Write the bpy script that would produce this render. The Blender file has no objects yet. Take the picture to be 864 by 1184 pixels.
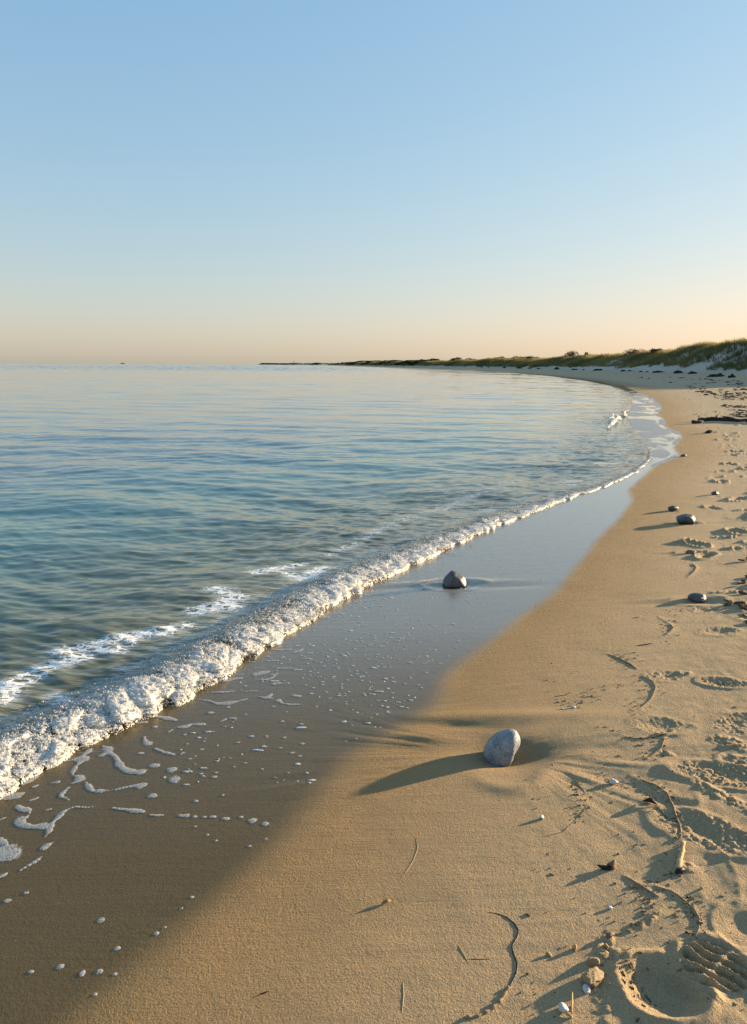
import bpy, bmesh, math, random
import numpy as np
from mathutils import Matrix, Vector, noise as mnoise

random.seed(7)
rng = np.random.default_rng(11)
SC = bpy.context.scene
COL = SC.collection

# ------------------------------------------------------------------ camera
CAM_H = 1.60
F_PX, W_PX, H_PX = 855.0, 864.0, 1184.0
PITCH = math.atan((592 - 421.6) / F_PX)
ROLL = 0.0042
fwd = np.array([0, math.cos(PITCH), -math.sin(PITCH)])
r0 = np.array([1.0, 0, 0]); u0 = np.array([0, math.sin(PITCH), math.cos(PITCH)])
RIGHT = math.cos(ROLL) * r0 + math.sin(ROLL) * u0
UP = -math.sin(ROLL) * r0 + math.cos(ROLL) * u0
CAM = np.array([0, 0, CAM_H])

def ray(px, py):
    d = fwd * F_PX + RIGHT * (px - W_PX / 2) + UP * (H_PX / 2 - py)
    return d

def flat(px, py, z=0.0):
    d = ray(px, py)
    if d[2] > -1e-3 * F_PX * 0.4: d[2] = -1e-3 * F_PX * 0.4
    t = (z - CAM_H) / d[2]
    p = CAM + d * t
    return p

cam_data = bpy.data.cameras.new('camera')
cam = bpy.data.objects.new('camera', cam_data); COL.objects.link(cam)
cam_data.sensor_fit = 'VERTICAL'; cam_data.sensor_height = 24
cam_data.lens = 24 * F_PX / H_PX
cam_data.clip_start = 0.05; cam_data.clip_end = 40000
M = Matrix.Identity(4)
for i in range(3):
    M[i][0] = RIGHT[i]; M[i][1] = UP[i]; M[i][2] = -fwd[i]; M[i][3] = CAM[i]
cam.matrix_world = M
SC.camera = cam

# ------------------------------------------------------------------ numpy noise
def _h(ix, iy, seed):
    with np.errstate(over='ignore'):
        h = ix.astype(np.uint32) * np.uint32(374761393) + iy.astype(np.uint32) * np.uint32(668265263) + np.uint32((seed * 2246822519 + 3266489917) & 0xffffffff)
        h = (h ^ (h >> np.uint32(13))) * np.uint32(1274126177)
        h = (h ^ (h >> np.uint32(16))) * np.uint32(2246822519)
        h = h ^ (h >> np.uint32(15))
    return h.astype(np.float64) / 4294967295.0

def vn(x, y, seed=0):
    x = np.asarray(x, float); y = np.asarray(y, float)
    ix = np.floor(x).astype(np.int64); iy = np.floor(y).astype(np.int64)
    fx = x - ix; fy = y - iy
    ux = fx * fx * fx * (fx * (fx * 6 - 15) + 10); uy = fy * fy * fy * (fy * (fy * 6 - 15) + 10)
    a = _h(ix, iy, seed); b = _h(ix + 1, iy, seed); c = _h(ix, iy + 1, seed); d = _h(ix + 1, iy + 1, seed)
    return 2 * ((a * (1 - ux) + b * ux) * (1 - uy) + (c * (1 - ux) + d * ux) * uy) - 1

def fbm(x, y, seed=0, o=4, g=0.5):
    s = 0; a = 1; n = 0
    for k in range(o):
        c, sn = math.cos(0.6 * k), math.sin(0.6 * k)
        s = s + a * vn((x * c - y * sn) * 2 ** k + 17.3 * k, (x * sn + y * c) * 2 ** k - 9.1 * k, seed + k); n += a; a *= g
    return s / n

def worley(x, y, seed=0):
    ix = np.floor(x).astype(np.int64); iy = np.floor(y).astype(np.int64)
    f1 = np.full(np.shape(x), 9.0); rid = np.zeros(np.shape(x))
    for dx in (-1, 0, 1):
        for dy in (-1, 0, 1):
            jx = ix + dx + _h(ix + dx, iy + dy, seed); jy = iy + dy + _h(ix + dx, iy + dy, seed + 5)
            d = np.hypot(jx - x, jy - y); r = _h(ix + dx, iy + dy, seed + 9)
            m = d < f1
            f1 = np.where(m, d, f1); rid = np.where(m, r, rid)
    return f1, rid

def sst(x, a, b):
    t = np.clip((x - a) / (b - a), 0, 1)
    return t * t * (3 - 2 * t)

# ------------------------------------------------------------------ shore curves (in metres, read off the view)
SW = [(40, 1230), (150, 1148), (230, 1082), (300, 1010), (345, 962), (385, 912), (430, 864), (475, 838), (506, 815), (520, 782),
      (560, 746), (600, 713), (640, 688), (657, 665), (680, 640), (688, 626), (714, 602), (733, 578), (726, 567), (750, 546),
      (757, 539), (786, 528), (779, 517), (789, 506), (785, 500), (768, 493), (768, 485), (760, 479), (765, 471), (755, 461), (749, 458),
      (736, 453), (721, 446.5), (690, 440.5), (640, 434.8), (600, 431.6), (545, 428.5), (495, 426.3), (452, 424.6), (410, 423.4)]
FM = [(-220, 1045), (-60, 942), (0, 908), (60, 874), (130, 836), (215, 802), (255, 775), (330, 728), (375, 700), (430, 670), (470, 651),
      (520, 628), (580, 603), (640, 581), (700, 561), (735, 546), (752, 532), (753, 518), (744, 504), (731, 491), (727, 482), (731, 471),
      (733, 460), (729, 453), (708, 446), (678, 440), (634, 434.5), (594, 431.2), (540, 428.3), (492, 426.1), (450, 424.5), (408, 423.3)]
def curve(pix):
    P = np.array([flat(*p)[:2] for p in pix])
    o = np.argsort(P[:, 1]); P = P[o]
    far = np.array([[-75, 1450], [-240, 1900], [-440, 2500], [-470, 2700], [-300, 3200], [200, 4200], [3000, 9000]], float)
    P = P[P[:, 1] < 950]
    P = np.vstack([P, far])
    # linear near extension
    d = (P[2] - P[0]) / (P[2, 1] - P[0, 1])
    P = np.vstack([P[0] + d * (-6 - P[0, 1]), P])
    return P[:, 1], P[:, 0]
SWY, SWX = curve(SW); FMY, FMX = curve(FM)
# resample both on a fine log grid and smooth a little
LG = np.concatenate([np.linspace(-6, 1, 40)[:-1], np.exp(np.linspace(0, math.log(9000), 1800))])
def smooth(a, k):
    w = np.hanning(2 * k + 3)[1:-1]; w /= w.sum()
    return np.convolve(np.pad(a, k, mode='edge'), w, mode='valid')
swx = smooth(np.interp(LG, SWY, SWX), 7); swx_s = smooth(np.interp(LG, SWY, SWX), 70)
fmx = smooth(np.interp(LG, FMY, FMX), 7)
fmx = np.minimum(fmx, swx - 0.02)
def slope(a): return np.gradient(a, LG)
sl_s = smooth(slope(swx_s), 30); sl_f = smooth(slope(fmx), 30)
def xs(y): return np.interp(y, LG, swx)
def xf(y): return np.interp(y, LG, fmx)
def d_raw(x, y): return (x - xs(y)) / np.sqrt(1 + np.interp(y, LG, sl_s) ** 2)
def d_in(x, y): return (x - np.interp(y, LG, swx_s)) / np.sqrt(1 + np.interp(y, LG, sl_s) ** 2)
def e_sea(x, y): return (xf(y) - x) / np.sqrt(1 + np.interp(y, LG, sl_f) ** 2)

DD = [-3000, -400, -30, -8, -5, -2.6, -1.6, -0.6, 0, 1, 3, 8, 16, 60, 3000]
ZZ = [-14, -8, -2.6, -0.9, -0.5, -0.13, -0.04, -0.012, 0, 0.03, 0.13, 0.40, 0.86, 0.9, 2.0]
def base_z(x, y):
    d = d_in(x, y)
    return np.interp(d, DD, ZZ)

def G(px, py):
    z = 0.0
    for _ in range(12):
        p = flat(px, py, z); z = float(base_z(p[0], p[1])) * 0.6 + z * 0.4
    return p

# ------------------------------------------------------------------ ground heights on a fan grid
ys = [-5, -3, -1.5, -0.5, 0.2, 0.6, 0.9]
while ys[-1] < 6000:
    y = ys[-1]; ys.append(y + max(0.0035, min(y * y / 1190, 0.012 * y)))
YR = np.array(ys); NC = 1500
S = np.linspace(-1, 1, NC)
HWID = 1.15 + 0.75 * np.maximum(YR, 0)
X = S[None, :] * HWID[:, None]; Y = np.repeat(YR[:, None], NC, 1)

D = d_in(X, Y); DR = d_raw(X, Y); Z = base_z(X, Y)
near = (Y < 60)
def dune_h(x, y, d):
    toe = 16 + 3.0 * fbm(x / 22, y / 22, 31, 2) + 1.6 * vn(x / 6, y / 6, 33)
    q = d - toe
    endf = 1 - sst(y, 2350, 2700)
    crest = 3.3 + 0.9 * fbm(x / 30 + 3, y / 30, 35, 2) + 0.35 * fbm(x / 7, y / 7, 36, 2)
    crest = crest * (0.81 - 0.22 * sst(y, 115, 190) + 0.26 * sst(y, 450, 800) - 0.55 * sst(y, 1000, 2200))
    crest = crest + 1.0 * np.exp(-((y - 92) / 22) ** 2)
    h = crest * sst(q, -0.5, 9.5) * (1 - 0.35 * sst(q, 11, 26)) + 0.30 * sst(q, -1, 1.2)
    h = h + (0.5 * fbm(x / 4.0, y / 4.0, 37, 3)) * sst(q, 0, 4)
    return h * endf, q
m = (D > 8) & (Y > 10)
hh, qq = dune_h(X[m], Y[m], D[m])
Z[m] += hh
Z[(Y > 2600)] = np.minimum(Z[(Y > 2600)], -0.5 - (Y[(Y > 2600)] - 2600) * 0.01)
QD = np.full(X.shape, -9.0); QD[m] = qq

sel = np.where(YR < 90)[0][-1]
SL = slice(0, sel)
x = X[SL]; y = Y[SL]; d = DR[SL]
wet_n = 0.05 * fbm(x * 2.2, y * 2.2, 3, 3)
wet_edge_w = np.where(y < 4.5, 0.16, 0.05) + 0 * x
wet_edge_w = np.interp(y, [1.5, 2.6, 4.0, 7, 20], [0.13, 0.12, 0.08, 0.05, 0.08])
wet = 1 - sst(d + wet_n * np.interp(y, [2, 5, 9], [1, .5, .2]), -wet_edge_w, wet_edge_w * 0.9)
dryness = sst(d, 0.25, 1.6 + 0.02 * y)
fine = np.zeros_like(x)
# flow streaks and gentle undulation
ang = 0.18
xr = x * math.cos(ang) + y * math.sin(ang); yr = -x * math.sin(ang) + y * math.cos(ang)
nearw = 1 - sst(y, 9, 30)
fine += 0.0035 * fbm(x * 2.3, y * 3.1, 51, 3) * nearw * (1 - wet)
fx_ = 0.25 * fbm(x * 1.3, y * 1.3, 57, 2)
fine += 0.0016 * fbm((xr + fx_) * 2.6, (yr + 0.5 * fx_) * 26, 52, 3) * nearw * (1 - 0.85 * wet) * (0.4 + 0.9 * np.clip(fbm(x * 1.1, y * 1.1, 58, 2) + .4, 0, 1))
fine += 0.0022 * fbm(x * 18, y * 18, 53, 3) * nearw * dryness * (1 - wet)
# trampled loose sand further up the beach
tr = sst(d, 1.0 + 0.05 * y, 2.2 + 0.1 * y) * sst(y, 3.0, 7.0)
fine += tr * (0.020 * fbm(x * 2.8, y * 2.8, 54, 4) - 0.012 * np.abs(fbm(x * 5.5, y * 5.5, 55, 3)))
Z[SL] += fine

CL = np.zeros(X.shape)     # clods (shader roughness of broken sand)
def local(cx, cy, R):
    i0 = np.searchsorted(YR, cy - R); i1 = np.searchsorted(YR, cy + R)
    if i1 <= i0: return None
    w0 = HWID[i0:i1].min()
    j0 = int(np.clip(((cx - R) / (w0 if cx - R < 0 else HWID[i0:i1].max()) + 1) / 2 * (NC - 1), 0, NC - 1))
    j1 = int(np.clip(((cx + R) / (w0 if cx + R > 0 else HWID[i0:i1].max()) + 1) / 2 * (NC - 1) + 2, 0, NC))
    if j1 <= j0: return None
    return (slice(i0, i1), slice(j0, j1))

def stamp(cx, cy, ang, L, Wd, depth, rim=0.4, soft=0.35, rough=0.0, seed=0, waist=0.0, push=0.0):
    """a dent of length L and width Wd pressed into the sand, with a pushed-up rim"""
    R = max(L, Wd) * 1.3
    k = local(cx, cy, R)
    if k is None: return
    dx = X[k] - cx; dy = Y[k] - cy
    wob = 0.16 * fbm(X[k] * 8 + seed, Y[k] * 8, 60 + seed % 50, 3)
    a = dx * math.cos(ang) + dy * math.sin(ang); b = -dx * math.sin(ang) + dy * math.cos(ang)
    bw = Wd / 2 * (1 - waist * np.exp(-(a / (0.16 * L)) ** 2))
    r = np.sqrt((a / (L / 2)) ** 2 + (b / bw) ** 2) + wob
    depth = depth * (1 + 0.3 * fbm(X[k] * 20, Y[k] * 20, 73, 2))
    dent = -depth * (1 - sst(r, 1 - soft, 1.04)) * (1 + 0.35 * a / L)
    rm = rim * depth * np.exp(-((r - 1.2) / 0.17) ** 2) * (0.6 + 0.7 * vn(X[k] * 7 + seed, Y[k] * 7, 71)) * (1 + push * a / L)
    Z[k] += dent + rm
    if rough:
        mm = (1 - sst(r, 0.85, 1.25))
        Z[k] += mm * rough * (np.abs(fbm(X[k] * 45, Y[k] * 45, 62 + seed % 40, 3)) - 0.25) * 2
        CL[k] = np.maximum(CL[k], mm)

def clods(cx, cy, ang, L, Wd, amp, seed=0, freq=34.0):
    k = local(cx, cy, max(L, Wd))
    if k is None: return
    dx = X[k] - cx; dy = Y[k] - cy
    a = dx * math.cos(ang) + dy * math.sin(ang); b = -dx * math.sin(ang) + dy * math.cos(ang)
    r = np.sqrt((a / (L / 2)) ** 2 + (b / (Wd / 2)) ** 2) + 0.25 * fbm(X[k] * 10, Y[k] * 10, 80 + seed, 2)
    mm = 1 - sst(r, 0.55, 1.1)
    f1, rid = worley(X[k] * freq, Y[k] * freq, seed + 3)
    Z[k] += mm * amp * (np.sqrt(np.clip(1 - (f1 / 0.75) ** 2, 0, 1)) * (0.3 + 0.9 * rid) - 0.25 + 0.6 * fbm(X[k] * 60, Y[k] * 60, 84 + seed, 2))
    CL[k] = np.maximum(CL[k], mm)

def mound(cx, cy, ang, L, Wd, h, seed=0):
    k = local(cx, cy, max(L, Wd) * 1.6)
    if k is None: return
    dx = X[k] - cx; dy = Y[k] - cy
    a = dx * math.cos(ang) + dy * math.sin(ang); b = -dx * math.sin(ang) + dy * math.cos(ang)
    r2 = (a / (L / 2)) ** 2 + (b / (Wd / 2)) ** 2
    Z[k] += h * np.exp(-r2 * 1.2) * (1 + 0.25 * fbm(X[k] * 12, Y[k] * 12, 90 + seed, 2))

def g2(px, py): p = G(px, py); return float(p[0]), float(p[1])

# the rock with its scour hollow and the rills that drain from it
RX, RY = g2(580, 872)
k = local(RX, RY, 1.5)
dx = X[k] - RX; dy = Y[k] - RY; rr = np.hypot(dx, dy); th = np.arctan2(dy, dx)
Z[k] += -0.030 * np.exp(-((dx - 0.05) / 0.20) ** 2 - ((dy - 0.02) / 0.10) ** 2)
Z[k] += -0.016 * np.exp(-(rr / 0.12) ** 2)
# levee in front of the rock, crest and steep seaward flank
arc = np.abs(rr - 0.235 - 0.03 * np.sin(th * 3)) / 0.045
Z[k] += 0.009 * np.exp(-arc ** 2) * np.exp(-((th + 1.35) / 0.75) ** 2)
# bar on the seaward side and the channel behind it
Z[k] += 0.012 * np.exp(-((dx + 0.27) / 0.17) ** 2 - ((dy - 0.115 + 0.10 * dx) / 0.055) ** 2)
Z[k] += -0.006 * np.exp(-((dx + 0.20) / 0.26) ** 2 - ((dy - 0.235 + 0.18 * dx) / 0.040) ** 2)
Z[k] += 0.012 * np.exp(-((dx - 0.05) / 0.5) ** 2 - ((dy - 0.34) / 0.06) ** 2)
# radiating rills up-beach
fan = np.exp(-((th + 0.35) / 0.75) ** 2) * sst(rr, 0.16, 0.35) * (1 - sst(rr, 0.65, 1.15))
Z[k] += 0.0085 * fan * fbm(th * 5.0 + 0.6 * rr, np.log(rr + 0.02) * 1.1, 95, 2)
Z[k] += 0.0030 * fan * fbm(th * 13.0 + 1.2 * rr, np.log(rr + 0.02) * 1.6, 96, 2)
fan2 = np.exp(-((np.abs(th) - 2.9) / 0.35) ** 2) * sst(rr, 0.2, 0.35) * (1 - sst(rr, 0.7, 1.2))
Z[k] += 0.0028 * fan2 * fbm(th * 18.0, rr * 2.0, 97, 2)

# ---- wakes round the smaller stones
STONES_PX = [(524, 676), (792, 605), (779, 591), (807, 694), (799, 639), (827, 574)]
for (px, py), sz in zip(STONES_PX, (0.13, 0.09, 0.05, 0.10, 0.07, 0.05)):
    cx, cy = g2(px, py)
    stamp(cx, cy, 0.15, sz * 3.4, sz * 2.0, 0.018 * sz / 0.1, 0.35, 0.9)
    for sgn in (1, -1):
        mound(cx + 0.5 * sz * sgn * 3.2, cy + 0.4 * sz, 0.1, sz * 5, sz * 0.8, 0.006, 3)
        mound(cx + sgn * 3.0 * sz, cy - 0.5 * sz, 0.1, sz * 5, sz * 0.9, -0.005, 4)

# ---- named footprints (px, py, angle deg, L, W, depth, rim, soft, rough)
FP = [((767, 1138), 20, .20, .185, .034, .40, .55, .0), ((836, 789), 160, .22, .12, .030, .55, .40, .006), ((772, 781), 10, .20, .12, .020, .7, .6, .004),
      ((764, 840), 170, .24, .15, .026, .55, .55, .002), ((838, 896), -25, .34, .17, .036, .5, .55, .006), ((815, 962), -35, .30, .18, .036, .55, .55, .005),
      ((776, 930), 60, .30, .16, .026, .35, .85, .0), ((831, 730), 5, .22, .14, .026, .5, .5, .003), 
      ((858, 1070), 60, .16, .13, .026, .4, .6, 0), ((818, 705), 5, .26, .13, .020, .5, .6, .004), ((820, 1005), 80, .30, .12, .016, .4, .9, 0),
      ((852, 838), 30, .24, .16, .020, .6, .6, .004), ((800, 1175), 150, .22, .12, .012, .4, .8, 0), ((862, 1150), 80, .2, .12, .025, .4, .6, 0)]
for i, (p, a, L, Wd, dp, rm, sf, ro) in enumerate(FP):
    cx, cy = g2(*p); stamp(cx, cy, math.radians(a), L, Wd, dp * (0.8 if i == 0 else 0.31), rm, (sf + .1 if i == 0 else min(1.15, sf + .45)), ro, seed=i * 7)
# shoe sole with lugs: forefoot of the print at the lower corner
cx, cy = g2(829, 1117)
k = local(cx, cy, 0.2); dx = X[k] - cx; dy = Y[k] - cy; a0 = math.radians(22)
a = dx * math.cos(a0) + dy * math.sin(a0); b = -dx * math.sin(a0) + dy * math.cos(a0)
r = np.sqrt((a / 0.088) ** 2 + (b / 0.094) ** 2) + 0.10 * fbm(X[k] * 22, Y[k] * 22, 101, 2)
mk = 1 - sst(r, 0.72, 1.05)
wob = 0.011 * fbm(X[k] * 16, Y[k] * 16, 102, 2)
bars = np.abs(np.sin((a + 0.45 * b + wob) * math.pi / 0.034))
cut = np.abs(np.sin((b - 0.2 * a + wob) * math.pi / 0.085))
lug = np.clip(1.25 * (1 - bars) + 0.75 * np.exp(-(cut / 0.28) ** 2), 0, 1)
Z[k] += mk * (-0.017 + 0.024 * lug + 0.004 * fbm(X[k] * 60, Y[k] * 60, 103, 2)) + 0.010 * np.exp(-((r - 1.1) / 0.17) ** 2) * (0.7 + 0.6 * vn(X[k] * 30, Y[k] * 30, 104))
CL[k] = np.maximum(CL[k], mk)
# broken crumbs of sand
for i, (p, a, L, Wd, amp) in enumerate([((808, 1097), 20, .14, .06, .008), ((812, 1150), -30, .14, .05, .008), ((836, 922), -65, .26, .09, .008),
        ((845, 860), -40, .20, .12, .008), ((837, 789), 160, .12, .06, .010), ((790, 778), -10, .09, .06, .010), ((750, 1065), 40, .12, .03, .006), ((700, 1090), 60, .14, .05, .004),
        ((826, 975), -40, .16, .08, .006), ((852, 880), -30, .2, .1, .007), ((838, 685), 0, .3, .07, .012), ((853, 634), 0, .25, .12, .022), ((838, 621), 0, .28, .10, .020), ((860, 590), 0, .3, .1, .02), ((845, 579), 0, .3, .12, .02),
        ((780, 1000), -20, .16, .06, .006), ((690, 1140), 75, .10, .05, .004), ((768, 870), -40, .10, .03, .005)]):
    cx, cy = g2(*p); clods(cx, cy, math.radians(a), L, Wd, amp, seed=i * 3)
# ridge along the print and raised drift lines
def ridge(pix, h, w):
    P = [g2(*p) for p in pix]
    for (ax, ay), (bx, by) in zip(P[:-1], P[1:]):
        L = math.hypot(bx - ax, by - ay); n = max(1, int(L / 0.008))
        for q in range(n):
            t = q / n
            cx, cy = ax + (bx - ax) * t, ay + (by - ay) * t
            k = local(cx, cy, w * 3)
            if k is None: continue
            r2 = ((X[k] - cx) ** 2 + (Y[k] - cy) ** 2) / (w * w)
            Z[k] = np.maximum(Z[k], base_ridge[k] + 0.8 * h * np.exp(-r2) * (0.8 + 0.5 * math.sin(q * 1.7 + cx * 40)))
base_ridge = Z.copy()
for pix, h, w in [([(713, 1100), (709, 1125), (706, 1150), (700, 1184)], .012, .012), ([(726, 1100), (733, 1135), (748, 1158)], .010, .014),
                  ([(703, 756), (717, 762), (727, 767), (737, 774)], .006, .012), ([(744, 782), (755, 788), (758, 796), (753, 808), (741, 819), (727, 824)], .006, .010),
                  ([(722, 852), (738, 855), (755, 854), (769, 851), (784, 841), (778, 832), (768, 829)], .008, .010), ([(730, 897), (744, 903), (761, 910), (772, 919), (778, 930), (781, 942)], .008, .012),
                  ([(755, 1024), (776, 1030), (789, 1039), (804, 1052), (809, 1064), (806, 1085)], .007, .010), ([(723, 1013), (737, 1022), (750, 1030), (763, 1038)], .006, .010),
                  ([(769, 854), (765, 866), (755, 875), (746, 878)], .007, .012), ([(795, 775), (832, 775), (850, 790)], .005, .014), ([(588, 1141), (580, 1156), (570, 1166), (552, 1177), (535, 1178)], .004, .007),
                  ([(796, 668), (803, 660), (805, 655), (800, 651)], .012, .02), ([(745, 715), (760, 712), (776, 722), (777, 730), (770, 734)], .010, .016)]:
    ridge(pix, h * 0.36, w)
# many older prints up the beach
for i in range(620):
    yy = math.exp(random.uniform(math.log(4.2), math.log(62)))
    dd = random.uniform(1.0 + 0.05 * yy, 15) if random.random() < 0.75 else random.uniform(0.9, 2.5 + 0.08 * yy)
    xx = float(np.interp(yy, LG, swx_s)) + dd
    if abs(xx) > 0.62 * yy + 0.6: continue
    if yy < 6 and dd < 1.5: continue
    stamp(xx, yy, random.uniform(0, math.pi), random.uniform(.24, .34), random.uniform(.12, .18), random.uniform(.014, .032), random.uniform(.5, .9), .85, 0.008 * random.random(), seed=i)
    if random.random() < 0.4: clods(xx + random.uniform(-.1, .1), yy + random.uniform(-.1, .1), random.uniform(0, 3), .3, .16, random.uniform(.012, .03), seed=i)
WET = np.zeros(X.shape); WET[SL] = wet
WET[sel:] = 1 - sst(DR[sel:], -1.0, 1.0)
DAMP = 1 - sst(DR, 0.0, 0.9 + 0.03 * np.minimum(Y, 60)) * (0.75 + 0.25 * sst(Y, 3, 8))
k = local(RX, RY, 0.8); dx = X[k] - RX; dy = Y[k] - RY
hol = np.exp(-((dx - 0.08) / 0.24) ** 2 - ((dy - 0.02) / 0.11) ** 2) + 0.8 * np.exp(-((dx + 0.10) / 0.3) ** 2 - ((dy - 0.16 + 0.1 * dx) / 0.05) ** 2)
WETR = np.zeros(X.shape); WETR[k] = np.clip(hol, 0, 1)

def zg(px_, py_):
    i = int(np.clip(np.searchsorted(YR, py_), 0, len(YR) - 1))
    j = int(np.clip(round((px_ / HWID[i] + 1) / 2 * (NC - 1)), 0, NC - 1))
    return float(Z[i, j])
def zg_min(x_, y_, r):
    return min(zg(x_ + dx * r, y_ + dy * r) for dx in (-1, 0, 1) for dy in (-1, 0, 1))

# ------------------------------------------------------------------ mesh / object helpers
def grid_mesh(name, V, nr, nc, attrs=None, smooth_=True):
    me = bpy.data.meshes.new(name)
    V = np.ascontiguousarray(V.reshape(-1, 3), dtype=np.float32)
    idx = np.arange(nr * nc).reshape(nr, nc)
    F = np.stack([idx[:-1, :-1], idx[:-1, 1:], idx[1:, 1:], idx[1:, :-1]], -1).reshape(-1, 4).astype(np.int32)
    return raw_mesh(me, V, F, attrs, smooth_)
def raw_mesh(me, V, F, attrs=None, smooth_=True):
    n = F.shape[1]
    me.vertices.add(len(V)); me.vertices.foreach_set('co', V.astype(np.float32).ravel())
    me.loops.add(F.size); me.loops.foreach_set('vertex_index', F.astype(np.int32).ravel())
    me.polygons.add(len(F)); me.polygons.foreach_set('loop_start', np.arange(0, F.size, n, dtype=np.int32))
    me.polygons.foreach_set('loop_total', np.full(len(F), n, dtype=np.int32))
    me.polygons.foreach_set('use_smooth', np.full(len(F), smooth_, dtype=bool))
    me.update(calc_edges=True)
    for k_, v in (attrs or {}).items():
        at = me.attributes.new(k_, 'FLOAT', 'POINT'); at.data.foreach_set('value', np.ascontiguousarray(v, dtype=np.float32).ravel())
    return me
def link(name, me, mat=None, parent=None, loc=None):
    o = bpy.data.objects.new(name, me); COL.objects.link(o)
    if mat is not None and me is not None:
        me.materials.clear(); me.materials.append(mat)
    if parent is not None: o.parent = parent
    if loc is not None: o.location = loc
    return o
def tag(o, label=None, cat=None, group=None, kind=None):
    if label: o['label'] = label
    if cat: o['category'] = cat
    if group: o['group'] = group
    if kind: o['kind'] = kind
    return o

# ------------------------------------------------------------------ material helpers
class NT:
    def __init__(s, name):
        s.m = bpy.data.materials.new(name); s.m.use_nodes = True
        s.t = s.m.node_tree; s.t.nodes.clear()
        s.out = s.n('ShaderNodeOutputMaterial')
        s.b = s.n('ShaderNodeBsdfPrincipled'); s.l(s.b.outputs[0], s.out.inputs[0])
        s.tc = s.n('ShaderNodeTexCoord')
    def n(s, k, **kw):
        nd = s.t.nodes.new(k)
        for a, v in kw.items(): setattr(nd, a, v)
        return nd
    def l(s, a, b): s.t.links.new(a, b); return a
    def mapped(s, sc=(1, 1, 1), rot=(0, 0, 0), loc=(0, 0, 0)):
        mp = s.n('ShaderNodeMapping'); mp.inputs['Scale'].default_value = sc; mp.inputs['Rotation'].default_value = rot; mp.inputs['Location'].default_value = loc
        s.l(s.tc.outputs['Object'], mp.inputs[0]); return mp.outputs[0]
    def noise(s, vec, scale, detail=3, rough=0.55, dist=0.0):
        nd = s.n('ShaderNodeTexNoise'); nd.inputs['Scale'].default_value = scale; nd.inputs['Detail'].default_value = detail
        nd.inputs['Roughness'].default_value = rough; nd.inputs['Distortion'].default_value = dist
        s.l(vec, nd.inputs['Vector']); return nd.outputs['Fac']
    def voro(s, vec, scale, feature='F1', out='Distance', rand=1.0):
        nd = s.n('ShaderNodeTexVoronoi', feature=feature); nd.inputs['Scale'].default_value = scale; nd.inputs['Randomness'].default_value = rand
        s.l(vec, nd.inputs['Vector']); return nd.outputs[out]
    def ramp(s, fac, stops, interp='LINEAR'):
        nd = s.n('ShaderNodeValToRGB'); cr = nd.color_ramp; cr.interpolation = interp
        while len(cr.elements) < len(stops): cr.elements.new(0.5)
        for e_, (p, c) in zip(cr.elements, stops):
            e_.position = p; e_.color = (c[0], c[1], c[2], 1) if not np.isscalar(c) else (c, c, c, 1)
        s.l(fac, nd.inputs[0]); return nd.outputs[0]
    def mix(s, fac, a, b, blend='MIX'):
        nd = s.n('ShaderNodeMix', data_type='RGBA', blend_type=blend)
        for v, i in ((fac, 0), (a, 6), (b, 7)):
            if hasattr(v, 'links') or isinstance(v, bpy.types.NodeSocket): s.l(v, nd.inputs[i])
            else: nd.inputs[i].default_value = v if i == 0 else (v[0], v[1], v[2], 1)
        return nd.outputs[2]
    def math(s, op, a, b=None, c=None, clamp=False):
        nd = s.n('ShaderNodeMath', operation=op, use_clamp=clamp)
        for v, i in ((a, 0), (b, 1), (c, 2)):
            if v is None: continue
            if isinstance(v, bpy.types.NodeSocket): s.l(v, nd.inputs[i])
            else: nd.inputs[i].default_value = v
        return nd.outputs[0]
    def attr(s, name):
        nd = s.n('ShaderNodeAttribute', attribute_name=name); return nd.outputs['Fac']
    def bump(s, h, strength=1.0, dist=0.01, normal=None):
        nd = s.n('ShaderNodeBump'); nd.inputs['Distance'].default_value = dist
        if isinstance(strength, bpy.types.NodeSocket): s.l(strength, nd.inputs['Strength'])
        else: nd.inputs['Strength'].default_value = strength
        s.l(h, nd.inputs['Height'])
        if normal is not None: s.l(normal, nd.inputs['Normal'])
        return nd.outputs[0]
    def set(s, k, v):
        i = s.b.inputs[k]
        if isinstance(v, bpy.types.NodeSocket): s.l(v, i)
        elif hasattr(v, '__len__'): i.default_value = tuple(v)[:3] if len(i.default_value) == 3 else (v[0], v[1], v[2], 1)
        else: i.default_value = v

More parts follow.
